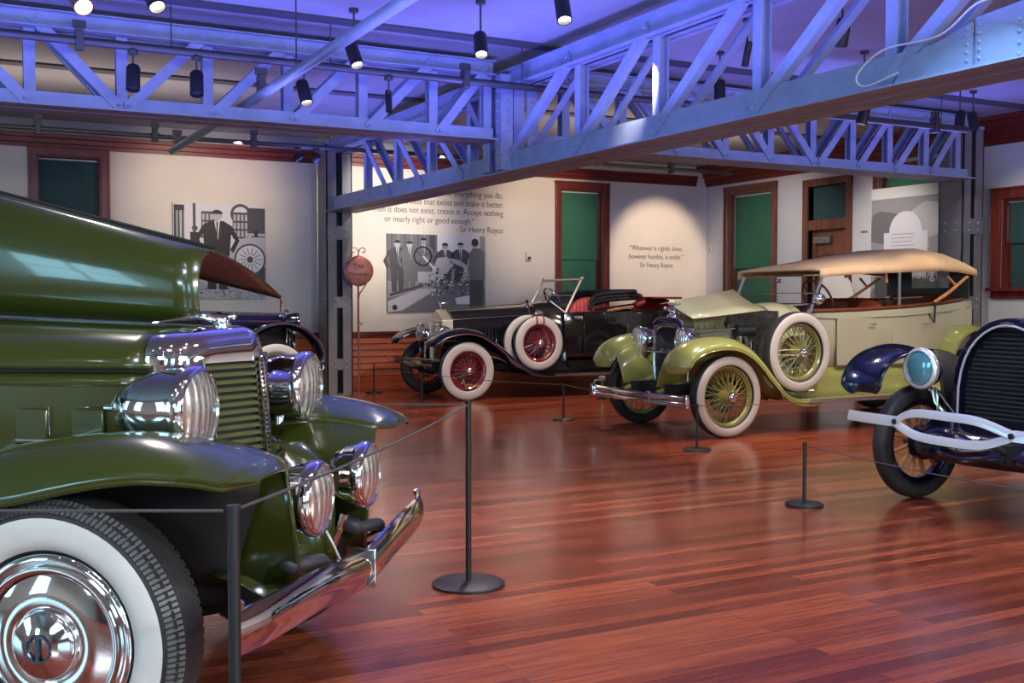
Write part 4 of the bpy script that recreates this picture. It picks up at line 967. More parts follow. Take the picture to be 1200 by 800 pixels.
rad = MB()
def rarch(hw, z0, z1, n=12, p=3.2): return [(-hw, z0), (hw, z0)]+[(hw*math.copysign(abs(math.cos(PI*k/n))**(2/p), math.cos(PI*k/n)), z1-.16+.16*abs(math.sin(PI*k/n))**(2/p)) for k in range(n+1)]
ring_frame(rad, rarch(.265, .50, 1.21), rarch(.215, .52, 1.10), .02, .18)
ring_frame(rad, rarch(.24, .51, 1.14), rarch(.217, .53, 1.11), .17, .195); ro = rad.build('radiator_shell', 'chrome', Cc, smooth=40, bevel=.006)
MB().prism([(y, z) for y, z in rarch(.22, .52, 1.12)], 'yz', .10, .13).build('radiator_core', 'mesh', ro)
b = MB(); b.ball((.10, 0, 1.20), .075, 14, sc=(1, 1, .7)); b.lathe([(.04, 0), (.045, .02), (.02, .035), (.001, .04)], (.10, 0, 1.24), (0, 0, 1), 16)
b.tube([(.04, .02, 1.24), (.10, .0, 1.29), (.17, -.01, 1.285)], [.015, .03, .016], 10); b.ball((.20, -.01, 1.30), .022, 10)
for k in range(5): b.tube([(.13-.02*k, .0, 1.30), (.12-.025*k, -.01, 1.33), (.14-.035*k, -.01, 1.385-.008*k)], [.010, .009, .003], 6)
b.tube([(.02, .04, 1.22), (-.03, .05, 1.19), (-.07, .02, 1.21)], [.02, .03, .01], 8); b.build('radiator_mascot', 'chrome', ro)
b = MB().cyl((.24, -.42, .84), (.24, .42, .84), .011, n=10)
for k in range(3): b.ball((.245, -.12+.12*k, .86), .022, 8)
b.build('badge_bar', 'chrome', Cc)
for s in (-1, 1):
    h = headlamp(Cc, (.28, s*.39, .965), .135, .20, tipped=False)
    b = MB().lathe([(.03, 0), (.075, .06), (.08, .10), (.05, .13)], (.20, s*.39, .76), (0, 0, 1), 16); b.cyl((.20, s*.39, .55), (.20, s*.39, .78), .016); b.build('lamp_bracket', 'chrome', h)
# bonnet: far half closed, near half folded up on top; engine bare
g = []
for x, hw, zt in ((.02, .235, 1.215), (-.3, .27, 1.25), (-.6, .31, 1.29), (-.84, .345, 1.32)):
    g.append([Vector((x, -hw*a, .72+(zt-.72)*q)) for a, q in ((0, 1), (.3, .985), (.6, .92), (.82, .82), (.95, .70), (1, .55), (1, .25), (.98, 0))])
MB().grid(g).build('bonnet_side', 'creamhood', Cc, smooth=50, solid=.008)
hp = MB(); g = []
for x, t in ((.10, 0), (-.2, .3), (-.5, .65), (-.80, 1.0)):
    zc = 1.27+.085*t; g.append([Vector((x, .34+.06*t, zc-.075-.0*t)), Vector((x, .18, zc-.02+.02*t)), Vector((x, .02, zc+.04+.03*t)), Vector((x, -.12, zc+.09+.055*t)), Vector((x, -.24-.04*t, zc+.07+.03*t))])
hp.grid(g); ho = hp.build('raised_bonnet_panel', 'creamhood', Cc, smooth=20, solid=.010)
MB().tube([(.03, .02, 1.222), (-.84, .02, 1.325)], .006, 6).build('bonnet_hinge', 'nickel', Cc)
b = MB().bx(-.80, -.04, -.12, .13, .58, .98); b.bx(-.75, -.08, .02, .15, .98, 1.08); b.bx(-.12, .0, -.18, .18, .6, .95)
for k in range(8): b.cyl((-.12-.08*k, .05, 1.08), (-.12-.08*k, .05, 1.12), .014, n=8); b.cyl((-.12-.08*k, .14, .90), (-.12-.08*k, .24, .86), .018, n=8)
eo = b.build('engine', 'olivepanel', Cc, bevel=.008)
b = MB().tube([(-.02, .25, .90), (-.50, .25, .92)], .030, 12); b.tube(catmull([(-.5, .25, .92), (-.6, .27, .86), (-.66, .27, .7), (-.7, .27, .55)], 5), .035, 10)
for k in range(6): b.ball((-.10-.07*k, .22, .985+.01*(k % 2)), .016, 8)
b.tube([(-.1, .20, 1.04), (-.75, .22, 1.10)], .007, 6); b.build('exhaust_manifold', 'pipe', eo)
b = MB().cyl((-.56, .22, 1.05), (-.80, .22, 1.05), .055); b.cyl((-.60, .20, .98), (-.60, .20, 1.12), .03); b.build('magneto', 'matblack', eo)
b = MB()
rr = random.Random(3)
for k in range(14): x = -.55-.26*rr.random(); z = .72+.25*rr.random(); b.ball((x, .26, z), .016+.018*rr.random(), 8)
b.cyl((-.62, .24, .80), (-.62, .24, 1.0), .05); b.cyl((-.75, .25, .78), (-.75, .25, .95), .035); b.build('carburettor', 'chrome', eo)
MB().bx(-1.0, -.98, -.40, .40, .60, 1.27).build('firewall', 'engine', Cc)
rings = [arch(x, hw, .62, zt, p=2.7) for x, hw, zt in ((-1.0, .41, 1.34), (-1.06, .46, 1.35), (-1.15, .54, 1.36), (-1.30, .63, 1.36))]
MB().loft(rings).build('cowl', 'creamhood', Cc, smooth=40)
tub(Cc, 'cream', [(-1.24, .61, 1.245), (-1.5, .66, 1.25), (-1.9, .685, 1.26), (-2.6, .69, 1.29), (-3.2, .68, 1.33), (-3.6, .64, 1.37), (-3.85, .54, 1.38)], .60)
b = MB()
for s in (-1, 1): b.tube([(-1.28, s*.632, 1.20), (-1.6, s*.688, 1.185), (-2.6, s*.708, 1.215), (-3.3, s*.69, 1.26), (-3.75, s*.60, 1.31)], .009, 6)
b.build('belt_moulding', 'olivepanel', Cc)
for x0, x1 in ((-2.12, -1.55), (-2.95, -2.38)):
    for s in (1, -1):
        d_ = MB().bx(x0, x1, min(s*.694, s*.706), max(s*.694, s*.706), .68, 1.19).build('door', 'cream', Cc, bevel=.003)
        MB().tube([(x0+.03, s*.71, 1.12), (x0+.03, s*.735, 1.12), (x0+.12, s*.735, 1.12)], .008, 6).build('door_handle', 'chrome', d_)
b = MB()
for s in (-1, 1): b.tube([(-1.3, s*.60, 1.27), (-1.9, s*.655, 1.285), (-2.6, s*.66, 1.315), (-3.2, s*.65, 1.355), (-3.6, s*.60, 1.395), (-3.82, s*.45, 1.41), (-3.85, 0, 1.41)], .020, 8)
b.build('cockpit_padding', 'brownleather', Cc)
bench(Cc, -2.2, .58, .86, 1.40, 'brownleather', x_back=-2.2); bench(Cc, -3.5, .58, .90, 1.46, 'brownleather', x_back=-3.42)
steering_wheel(Cc, (-1.72, .22, 1.42), .21, .5, 'brownleather')
# windscreen
b = MB()
for s in (-1, 1): b.bar((-1.16, s*.64, 1.22), (-1.24, s*.64, 1.30), .03, .04); b.bar((-1.22, s*.64, 1.28), (-1.40, s*.64, 1.68), .022, .036)
b.tube([(-1.39, -.64, 1.66), (-1.39, .64, 1.66)], .013, 8); b.tube([(-1.30, -.63, 1.46), (-1.30, .63, 1.46)], .005, 6); b.tube([(-1.22, -.62, 1.345), (-1.22, .62, 1.345)], .010, 6)
wo = b.build('windscreen_frame', 'chrome', Cc)
MB().add([(-1.23, -.62, 1.34), (-1.23, .62, 1.34), (-1.39, .62, 1.66), (-1.39, -.62, 1.66)], [(0, 1, 2, 3)]).build('windscreen_pane', 'glass', wo, smooth=0)
MB().ball((-1.36, .0, 1.60), .035, 10, sc=(.4, 1.4, .8)).build('rear_view_mirror', 'chrome', wo)
for s in (-1, 1):
    cl_ = headlamp(Cc, (-1.20, s*.76, 1.40), .060, .10, name='spot_lamp', tipped=False)
    MB().tube([(-1.26, s*.76, 1.37), (-1.27, s*.66, 1.35)], .012, 6).build('lamp_bracket', 'chrome', cl_)
# canvas roof
def roofsec(x, ze, zc, hw, th=.0, drop=.05):
    out = []
    for k in range(13):
        q = -1+2*k/12; out.append(Vector((x, hw*q, ze+.03+(zc-ze-.03)*(1-abs(q)**4))))
    return [Vector((x, -hw-.006, ze-drop)), Vector((x, -hw-.008, ze-.01))]+out+[Vector((x, hw+.008, ze-.01)), Vector((x, hw+.006, ze-drop))]
rs = [roofsec(*a) for a in ((-1.33, 1.672, 1.715, .66), (-1.40, 1.69, 1.74, .68), (-1.8, 1.715, 1.81, .69), (-2.3, 1.735, 1.89, .69), (-2.8, 1.755, 1.965, .69), (-3.15, 1.77, 1.985, .69), (-3.45, 1.755, 1.95, .68), (-3.70, 1.73, 1.86, .665), (-3.80, 1.705, 1.76, .64))]
ro_ = MB().grid(rs).build('canvas_roof', 'tan', Cc, smooth=60, solid=.022)
for x, z in ((-2.35, 1.88), (-3.0, 1.96)):
    MB().tube([Vector((x, .64*math.cos(PI*k/12), z-.30+.27*math.sin(PI*k/12)**.4)) for k in range(13)], .014, 6).build('roof_bow', 'polwood', ro_)
for s in (-1, 1):
    MB().tube([(-3.05, s*.69, 1.36), (-3.30, s*.69, 1.48), (-3.62, s*.665, 1.66)], .020, 8).build('roof_strut', 'polwood', ro_)
    MB().tube([(-3.28, s*.67, 1.66), (-3.42, s*.68, 1.55)], .015, 8).build('roof_strut', 'polwood', ro_)
    MB().bar((-2.52, s*.66, 1.29), (-2.52, s*.66, 1.70), .014, .04).build('roof_post', 'chrome', ro_)
    b = MB().tube([(-2.95, s*.70, 1.24), (-3.03, s*.715, 1.13), (-3.06, s*.70, 1.36)], .010, 6); b.build('roof_latch', 'black', ro_)
b = MB(); z0, z1 = 1.40, 1.80; y0, y1, w0_, w1_ = -.23, .34, 1.53, 1.745
for a in ((-.62, y0, z0, z1), (y1, .62, z0, z1), (y0, y1, z0, w0_), (y0, y1, w1_, z1)): b.bx(-3.715, -3.705, a[0], a[1], a[2], a[3])
co = b.build('rear_curtain', 'canvasdark', Cc, smooth=0)
MB().bx(-3.712, -3.708, y0, y1, w0_, w1_).build('curtain_window', 'glass', co, smooth=0)
# tonneau screen behind the front seat and its bar
b = MB().tube([(-2.50, -.5, 1.40), (-2.50, .60, 1.40)], .010, 6); b.tube([(-2.45, .60, 1.40), (-2.95, .60, 1.42)], .010, 6); b.build('tonneau_rail', 'chrome', Cc)
for z in (.425, .365):
    bb = bumper_bar(Cc, [(.56, -.86, z), (.62, -.5, z), (.64, 0, z), (.62, .5, z), (.56, .88, z)], .050, .010, bulge=.008, tilt=.30)
b = MB()
for y in (-.84, -.3, .3, .86): b.bx(.55+.07*(1-abs(y)), .59+.07*(1-abs(y)), y-.03, y+.03, .33, .46)
b.build('bumper_clamp', 'chrome', bb, bevel=.005)
b = MB().bx(-4.30, -4.0, -.35, .35, .62, 1.05); b.build('luggage_trunk', 'matblack', Cc, bevel=.02)

# ================================================================== CAR D: dark car at the right edge, wooden spokes
D = empty('vintage_car', (6.11, 4.65, 0), PI, 'black and navy antique car at right edge with rounded radiator and wooden spokes', 'car')
RW = .40
for s in (-1, 1):
    wheel(D, (0, s*.755, RW), s, RW, .285, .115, 'wood', None, name='front_wheel')
    wheel(D, (-3.0, s*.755, RW), s, RW, .285, .115, 'wood', None, name='rear_wheel')
chassis(D, .45, -3.6, -3.0)
fp = [(.46, .76), (.47, .82), (.40, .91), (.24, .98), (.02, 1.0), (-.22, .95), (-.45, .80), (-.65, .58), (-.85, .40), (-1.0, .34)]
for s in (-1, 1):
    f, rg = fender(D, 'navy', fp, .62, .95, s, bulge=.05, drop=.02, wsc=lambda f: min(1, .55+f*5) if f < .09 else 1)
    valance(D, 'matblack', rg, s, .50, .62, 24, 52)
    MB().bx(-2.5, -.9, min(s*.5, s*.88), max(s*.5, s*.88), .31, .34).build('running_board', 'blackcar', D)
    fender(D, 'navy', [(-2.4, .34), (-2.6, .6), (-2.8, .88), (-3.05, .95), (-3.3, .85), (-3.5, .6)], .42, .9, s, bulge=.07, name='rear_fender')
def collar(k, z0=.60, n=18, base=.40, top=1.25, c=.0):
    pts = []
    for i in range(n+1):
        t = PI*i/n; cy = math.cos(t); sz = math.sin(t)
        y = base*cy*(1.0 if True else 0)*(1-.10*sz**2); z = z0+(top-z0)*sz**.62
        pts.append((y*k, z0+(z-z0)*(1-(1-k)*.6)))
    return pts
rad = MB(); outer = collar(1.0, base=.43, top=1.275, z0=.58); inner = collar(.90, base=.415, top=1.27, z0=.60)
ring_frame(rad, outer, inner, -.10, .05); ro = rad.build('radiator_shell', 'navy', D, smooth=50, bevel=.006)
MB().tube([(.055, y, z) for y, z in inner], .008, 8, cap=True).build('shell_trim', 'alu', ro)
MB().prism(inner, 'yz', -.06, -.02).build('radiator_core', 'mesh', ro, smooth=0)
b = MB()
for k in range(22): z = .62+.029*k; hw = max([abs(y) for y, zz in inner if zz >= z] or [0]); b.cyl((.0, -hw+.01, z), (.0, hw-.01, z), .0045, n=5)
b.build('grille_bars', 'darksteel', ro)
b = MB().prism([(-.06, 0), (.06, 0), (.045, .03), (.0, .04), (-.045, .03)], 'yz', 0, .008); b.build('radiator_badge', 'nickel', ro, loc=(.052, 0, 1.215))
rings = [[Vector((x, y*k, .58+(z-.58)*kz)) for y, z in collar(1.0, base=.43, top=1.26, z0=.58)] for x, k, kz in ((-.09, .97, .98), (-.6, 1.05, 1.04), (-1.2, 1.2, 1.10))]
MB().loft(rings).build('bonnet', 'navy', D, smooth=50)
rings = [arch(x, hw, .45, zt, p=3) for x, hw, zt in ((-1.2, .5, 1.30), (-1.5, .64, 1.34), (-2.6, .68, 1.30), (-3.4, .6, 1.2), (-3.7, .4, .95))]
MB().loft(rings).build('body', 'navy', D, smooth=40)
for s in (-1, 1):
    h = headlamp(D, (.24, s*.53, .93), .138, .15, tipped=False, rimw=.02, bodym='navy', lensm='teallens')
    MB().lathe([(.118, .004), (.120, .014), (.134, .012), (.142, -.004), (.142, -.024)], (.24, s*.53, .93), (1, 0, 0), 40).build('bright_rim', 'alu', h, smooth=60)
    b = MB().tube([(.15, s*.50, .80), (.15, s*.47, .70), (.12, s*.34, .58)], [.018, .014, .02], 8); b.tube([(.20, s*.42, .80), (.21, s*.40, .74), (.21, s*.40, .60)], .009, 6); b.tube([(.18, s*.45, .80), (.16, s*.28, .62)], .006, 6); b.ball((.14, s*.50, .78), .03, 8); b.build('lamp_bracket', 'nickel', h)
# spring bumper: single bars that fork into a long diamond
zb_ = .61
bb = bumper_bar(D, [(.60, -.81, zb_), (.63, -.60, zb_), (.64, -.36, zb_)], .066, .010, 'alu', bulge=.003, tilt=.22)
bumper_bar(D, [(.64, .50, zb_), (.63, .75, zb_), (.60, .95, zb_)], .066, .010, 'alu', bulge=.003, tilt=.22)
bumper_bar(D, [(.645, -.37, zb_), (.65, -.22, zb_+.065), (.65, .05, zb_+.07), (.65, .28, zb_+.06), (.645, .51, zb_)], .052, .010, 'alu', name='bumper_fork', bulge=.003, tilt=.22)
bumper_bar(D, [(.645, -.37, zb_-.005), (.65, -.20, zb_-.070), (.65, .05, zb_-.085), (.65, .30, zb_-.075), (.645, .51, zb_-.005)], .052, .010, 'alu', name='bumper_fork', bulge=.003, tilt=.22)
b = MB()
for y in (-.36, .50): b.lathe([(.018, 0), (.018, .012), (.001, .014)], (.652, y, zb_), (1, 0, 0), 16)
b.build('bumper_bolt', 'black', bb)
b = MB()
for s in (-1, 1): b.tube([(.40, s*.30, .46), (.55, s*.30, .52), (.64, s*.28, .56)], .02, 8)
b.build('bumper_bracket', 'darksteel', bb)
for k, (z, x, w_) in enumerate(((.50, .40, .34), (.45, .46, .40), (.40, .50, .46))):
    pts = [(x-.30*(abs(q)**2), q*w_, z-.0+.10*abs(q)**1.5) for q in [-1+i/8 for i in range(17)]]
    MB().tube(pts, .016, 8).build('front_apron_rib', 'chrome' if k < 2 else 'navy', D)
b = MB(); g = [[Vector((.10, y, .60)), Vector((.34-.2*abs(y)**2, y, .52)), Vector((.44-.3*abs(y)**2, y, .44)), Vector((.42-.3*abs(y)**2, y, .36))] for y in [-.5+.1*i for i in range(11)]]
b.grid(g).build('front_apron', 'navy', D, smooth=60, solid=.01)

# ================================================================== CAR E: dark car mostly hidden behind the green car
E_ = empty('vintage_car', (4.20, 14.55, 0), 0, 'black and navy car by the back wall half hidden behind the green car', 'car')
RW = .41
for s in (-1, 1):
    wheel(E_, (-.30, s*.70, RW), s, RW, .30, .12, 'wire', 'whitewall', 25, 140, 'limespoke', name='front_wheel', spokem_=None) if False else wheel(E_, (-.30, s*.70, RW), s, RW, .29, .12, 'wire', 'whitewall', 25, 140, 'cream', name='front_wheel')
    fender(E_, 'navy', [(.24, .58), (.26, .66), (.20, .80), (.05, .94), (-.15, 1.02), (-.38, 1.0), (-.60, .88), (-.85, .64), (-1.05, .44), (-1.2, .36)], .46, .82, s, bulge=.05, drop=.02, lipm='nickel')
    MB().bx(-2.6, -1.15, min(s*.5, s*.82), max(s*.5, s*.82), .32, .35).build('running_board', 'blackcar', E_)
    wheel(E_, (-3.3, s*.70, RW), s, RW, .29, .12, 'wire', 'whitewall', 25, 140, 'cream', name='rear_wheel')
    h = headlamp(E_, (.10, s*.36, 1.10), .12, .2, tipped=False, bodym='navy')
    MB().cyl((.02, s*.36, .98), (.02, s*.34, .60), .016).build('lamp_bracket', 'black', h)
chassis(E_, .1, -3.8, -3.3)
rings = [arch(x, hw, .50, zt, p=3.4) for x, hw, zt in ((.0, .25, 1.21), (-.5, .29, 1.225), (-1.3, .40, 1.25))]
bo = MB().loft(rings).build('bonnet', 'blackcar', E_, smooth=40)
b = MB()
for s in (-1, 1): b.tube([(.02, s*.235, 1.17), (-1.3, s*.37, 1.20)], .014, 6); b.tube([(.02, s*.26, 1.10), (-1.3, s*.41, 1.11)], .010, 6)
b.build('bonnet_moulding', 'nickel', bo)
rings = [arch(x, hw, .45, zt, p=3.2) for x, hw, zt in ((-1.3, .5, 1.24), (-1.6, .64, 1.20), (-2.6, .68, 1.18), (-3.6, .55, 1.1), (-3.9, .4, .9))]
MB().loft(rings).build('body', 'blackcar', E_, smooth=40)
rad = MB(); ring_frame(rad, rarch(.26, .50, 1.22), rarch(.21, .54, 1.12), -.02, .10); ro = rad.build('radiator_shell', 'chrome', E_, smooth=40, bevel=.006)
MB().bx(.0, .03, -.21, .21, .54, 1.10).build('radiator_core', 'mesh', ro)
b = MB(); b.lathe([(.035, 0), (.04, .02), (.015, .04), (.001, .05)], (.05, 0, 1.215), (0, 0, 1), 12); b.build('radiator_cap', 'chrome', ro)
bumper_bar(E_, [(.30, -.8, .50), (.38, 0, .50), (.30, .8, .50)], .06, .01)
# ================================================================== barriers
def stanchion(x, y, h, label, r=.012, R=.128, group=None):
    o = empty('barrier_post', (x, y, 0), 0, label, 'barrier post', group)
    MB().lathe([(.001, 0), (R, 0), (R, .012), (R-.012, .020), (.03, .026), (.001, .026)], (0, 0, 0), (0, 0, 1), 40).build('base', 'black', o)
    MB().lathe([(r, .02), (r, h-.015), (r*1.15, h-.015), (r*1.15, h), (.001, h)], (0, 0, 0), (0, 0, 1), 16).build('pole', 'black', o)
    return o
def cordo(p0, p1, label, sag=.0, r=.0045):
    p0 = Vector(p0); p1 = Vector(p1); e = (p1-p0).normalized()*.024; p0 = p0+e; p1 = p1-e; pts = [p0.lerp(p1, k/12)-Vector((0, 0, sag*4*(k/12)*(1-k/12))) for k in range(13)]
    return tag(MB().tube(pts, r, 6).build('rope', 'cord'), label, 'rope', 'barrier ropes')
stanchion(2.29, 4.76, .905, 'tall black barrier post standing alone on the floor before the green bumper', .014, .178)
stanchion(0.66, 2.74, .88, 'tall black barrier post beside the whitewall wheel of the green car', .016, .178)
stanchion(1.36, 5.30, .905, 'tall black barrier post hidden behind the green car', .014, .178)
STN = lambda x, y, h, l: stanchion(x, y, h, l, group='low black barrier posts')
STN(5.76, 15.2, .43, 'low black barrier post nearest the back wall, beside the plaque column')
STN(5.69, 13.24, .43, 'low black barrier post in front of the black car with crimson wheels')
STN(6.41, 10.79, .43, 'low black barrier post between the black car and the cream touring car')
STN(6.22, 8.05, .43, 'low black barrier post right of the cream touring car bumper')
STN(5.19, 5.54, .43, 'low black barrier post in front of the dark car at the right')
cordo((2.29, 4.76, .885), (.66, 2.74, .865), 'dark cord from the lone tall post to the post by the whitewall wheel', .02)
cordo((.66, 2.74, .865), (-.84, 3.54, .865), 'pale thin cord crossing the whitewall tyre at the left edge', .0, .0045)
cordo((2.29, 4.76, .885), (1.36, 5.30, .885), 'short cord running left from the lone tall post behind the green fender', .0)
cordo((5.76, 15.2, .41), (5.69, 13.24, .41), 'low cord between the two posts left of the black car', .02, .004)
cordo((5.69, 13.24, .41), (6.41, 10.79, .41), 'low cord crossing the crimson front wheel of the black car', .02, .004)
cordo((6.41, 10.79, .41), (6.22, 8.05, .41), 'low cord passing the front bumper of the cream touring car', .02, .004)
cordo((6.22, 8.05, .41), (10.4, 7.9, .41), 'low cord along the near side of the cream touring car', .03, .004)
cordo((5.19, 5.54, .41), (5.05, 3.0, .41), 'low cord crossing the wooden-spoked wheel at the right', .03, .004)
# small floor stand with green tube beyond the running board of the black car
o = empty('floor_stand', (8.2, 12.75, 0), 0, 'small metal stand with green tube below the black car running board', 'stand')
MB().lathe([(.001, 0), (.07, 0), (.07, .02), (.02, .03), (.02, .06), (.001, .06)], (0, 0, 0), (0, 0, 1), 16).build('base', 'black', o)
MB().cyl((0, 0, .05), (0, 0, .25), .016).build('green_tube', mat('green_tube', (0.01, .45, .10), .3), o)
b = MB().lathe([(.02, .25), (.05, .27), (.055, .31), (.03, .33), (.001, .335)], (0, 0, 0), (0, 0, 1), 16); b.tube([(-.02, 0, .28), (-.12, 0, .27), (-.14, 0, .22)], .012, 6); b.build('valve_head', 'pipe', o)

# ================================================================== plaque on the left column
o = empty('round_sign', (5.42, 14.90, 1.80), 0, 'round copper coloured plaque on a scrolled stand against the left column', 'sign')
MB().lathe([(.001, -.012), (.20, -.012), (.212, -.006), (.212, .006), (.20, .012), (.001, .012)], (0, 0, 0), (-.25, -1, 0), 48).build('disc', 'plaque', o)
b = MB(); b.tube([Vector((.215*math.cos(2*PI*k/40)*.97, -.215*math.cos(2*PI*k/40)*-.24, .215*math.sin(2*PI*k/40))) for k in range(41)], .008, 6, cap=False)
sc_ = [(0, 0, .21), (0, 0, .27), (.04, 0, .33), (.09, 0, .325), (.10, 0, .28), (.07, 0, .265), (.06, 0, .29)]
b.tube(catmull(sc_, 5), .007, 6); b.tube(catmull([(-x, y, z) for x, y, z in sc_], 5), .005, 6)
b.tube(catmull([(.12, 0, -.18), (.05, 0, -.28), (.0, 0, -.40), (.0, 0, -.9)], 6), .010, 6); b.tube([(0, .02, -.21), (0, .02, -1.78)], .016, 8)
b.lathe([(.001, 0), (.13, 0), (.13, .015), (.001, .03)], (0, .02, -1.80), (0, 0, 1), 24)
b.tube(catmull([(.0, 0, -.72), (.04, 0, -.78), (.05, 0, -.73)], 5), .006, 6); b.build('scrolled_stand', 'plaque', o)
rz_ = math.atan2(-.25, 1)
for i, (t, s) in enumerate((('The', .10), ('Museum', .085))):
    text_mesh('plaque_lettering', t, s, (-.008, -.022, .04-.11*i), (PI/2, 0, rz_), 'plaqueink', o, 'CENTER', .001)

# ================================================================== wall pictures
def poly_fig(b, cx, z0, h, d, suit=0, skin=4, face=True):
    """standing figure in a suit as flat printed shapes (x, z), y=-d"""
    w = h*.16
    def P(poly, mi, e=0): b.prism([(cx+x*w, z0+z*h) for x, z in poly], 'xz', -d-e, -d-e+.0004, mi)
    P([(-.75, 0), (-.1, 0), (0, .45), (.1, 0), (.75, 0), (.9, .5), (-.9, .5)], suit)
    P([(-.95, .42), (.95, .42), (1.15, .80), (.5, .86), (-.5, .86), (-1.15, .80)], suit, .0004)
    P([(-1.15, .80), (-1.75, .62), (-1.25, .46), (-1.0, .5), (-1.4, .62), (-.9, .74)], suit, .0006)
    P([(1.15, .80), (1.75, .62), (1.25, .46), (1.0, .5), (1.4, .62), (.9, .74)], suit, .0006)
    P([(-.22, .86), (.22, .86), (.06, .62)], 5, .0008); P([(-.07, .85), (.07, .85), (.05, .66), (-.05, .66)], 1, .0010)
    P([(.42*math.cos(2*PI*k/12), .925+.062*math.sin(2*PI*k/12)) for k in range(12)], skin, .0010)
    P([(.46*math.cos(PI*k/6), .945+.055*math.sin(PI*k/6)) for k in range(7)], 0, .0012)
PM = ['p0', 'p1', 'p2', 'p3', 'p4', 'p5']
def picture(x0, x1, z0, z1, label, draw):
    o = empty('wall_photograph', ((x0+x1)/2, YF, (z0+z1)/2), 0, label, 'photograph'); W = x1-x0; H = z1-z0
    MB().bx(-W/2, W/2, -.035, 0, -H/2, H/2).build('mount_board', 'matblack', o, smooth=0)
    b = MB(); b.bx(-W/2, W/2, -.0356, -.035, -H/2, H/2, 3); draw(b, W, H, .0362)
    b.build('print', PM, o, smooth=0); return o
def R_(b, x0, x1, z0, z1, d, mi): b.bx(x0, x1, -d-.0004, -d, z0, z1, mi)
def C_(b, cx, cz, r, d, mi, r0=0, n=28):
    if r0 == 0: b.prism([(cx+r*math.cos(2*PI*k/n), cz+r*math.sin(2*PI*k/n)) for k in range(n)], 'xz', -d-.0004, -d, mi)
    else:
        for k in range(n):
            a0, a1 = 2*PI*k/n, 2*PI*(k+1)/n
            b.prism([(cx+r*math.cos(a0), cz+r*math.sin(a0)), (cx+r*math.cos(a1), cz+r*math.sin(a1)), (cx+r0*math.cos(a1), cz+r0*math.sin(a1)), (cx+r0*math.cos(a0), cz+r0*math.sin(a0))], 'xz', -d-.0004, -d, mi)
def draw1(b, W, H, d):
    h = H/2; w = W/2
    R_(b, -w, w, -h, -h+.28*H, d, 4); R_(b, -w, w, -h+.28*H, h, d, 5)
    rr = random.Random(5)
    for k in range(160): x = -w+W*rr.random()*.97; z = -h+.16*H*rr.random(); R_(b, x, x+.03, z, z+.010, d+.0005, rr.choice((1, 2, 3)))
    R_(b, -w+.01*W, -w+.15*W, h-.42*H, h-.02*H, d+.0006, 0)
    for i in range(3): R_(b, -w+(.03+.04*i)*W, -w+(.055+.04*i)*W, h-.38*H, h-.08*H, d+.0010, 3 if i != 1 else 4)
    R_(b, -w+.12*W, -w+.16*W, h-.45*H, h, d+.0012, 5); R_(b, -w+.21*W, -w+.24*W, h-.5*H, h, d+.0010, 1)
    R_(b, -w+.18*W, -w+.28*W, h-.40*H, h-.30*H, d+.0014, 0); C_(b, -w+.23*W, h-.26*H, .03*H, d+.0014, 1)
    for cx in (.38, .72):
        R_(b, -w+(cx-.08)*W, -w+(cx+.10)*W, h-.36*H, h-.08*H, d+.0008, 1)
        for i in range(4):
            for j in range(3): R_(b, -w+(cx-.07+.042*i)*W, -w+(cx-.043+.042*i)*W, h-(.34-.085*j)*H, h-(.275-.085*j)*H, d+.0012, 4)
    C_(b, -w+.73*W, h-.10*H, .11*H, d+.0009, 1, .08*H); R_(b, w-.20*W, w, h-.30*H, h-.03*H, d+.0010, 1); R_(b, w-.20*W, w, h-.33*H, h-.30*H, d+.0012, 4)
    b.prism([(-.02*W, -h+.30*H), (w, -h+.22*H), (w, -h+.66*H), (.30*W, -h+.66*H), (.18*W, -h+.62*H), (.06*W, -h+.44*H)], 'xz', -d-.002, -d-.0014, 4)
    C_(b, w-.17*W, -h+.42*H, .17*H, d+.0022, 1); C_(b, w-.17*W, -h+.42*H, .15*H, d+.0026, 5)
    for k in range(14):
        a = 2*PI*k/14; cx, cz = w-.17*W, -h+.42*H
        b.prism([(cx+.05*H*math.cos(a-.1), cz+.05*H*math.sin(a-.1)), (cx+.13*H*math.cos(a-.03), cz+.13*H*math.sin(a-.03)), (cx+.13*H*math.cos(a+.03), cz+.13*H*math.sin(a+.03)), (cx+.05*H*math.cos(a+.1), cz+.05*H*math.sin(a+.1))], 'xz', -d-.0034, -d-.003, 2)
    C_(b, w-.17*W, -h+.42*H, .035*H, d+.0034, 1)
    b.prism([(w-.12*W, -h+.22*H), (w, -h+.18*H), (w, -h+.34*H), (w-.06*W, -h+.32*H)], 'xz', -d-.0040, -d-.0036, 1)
    R_(b, w-.16*W, w, -h+.66*H, -h+.67*H, d+.0040, 0); R_(b, w-.12*W, w-.08*W, -h+.67*H, -h+.73*H, d+.0040, 0)
    poly_fig(b, -.03*W, -h+.10*H, .84*H, d+.0042, suit=0, skin=4)
picture(3.03, 4.35, 1.40, 2.77, 'black and white photograph of a suited man beside an early car wheel', draw1)
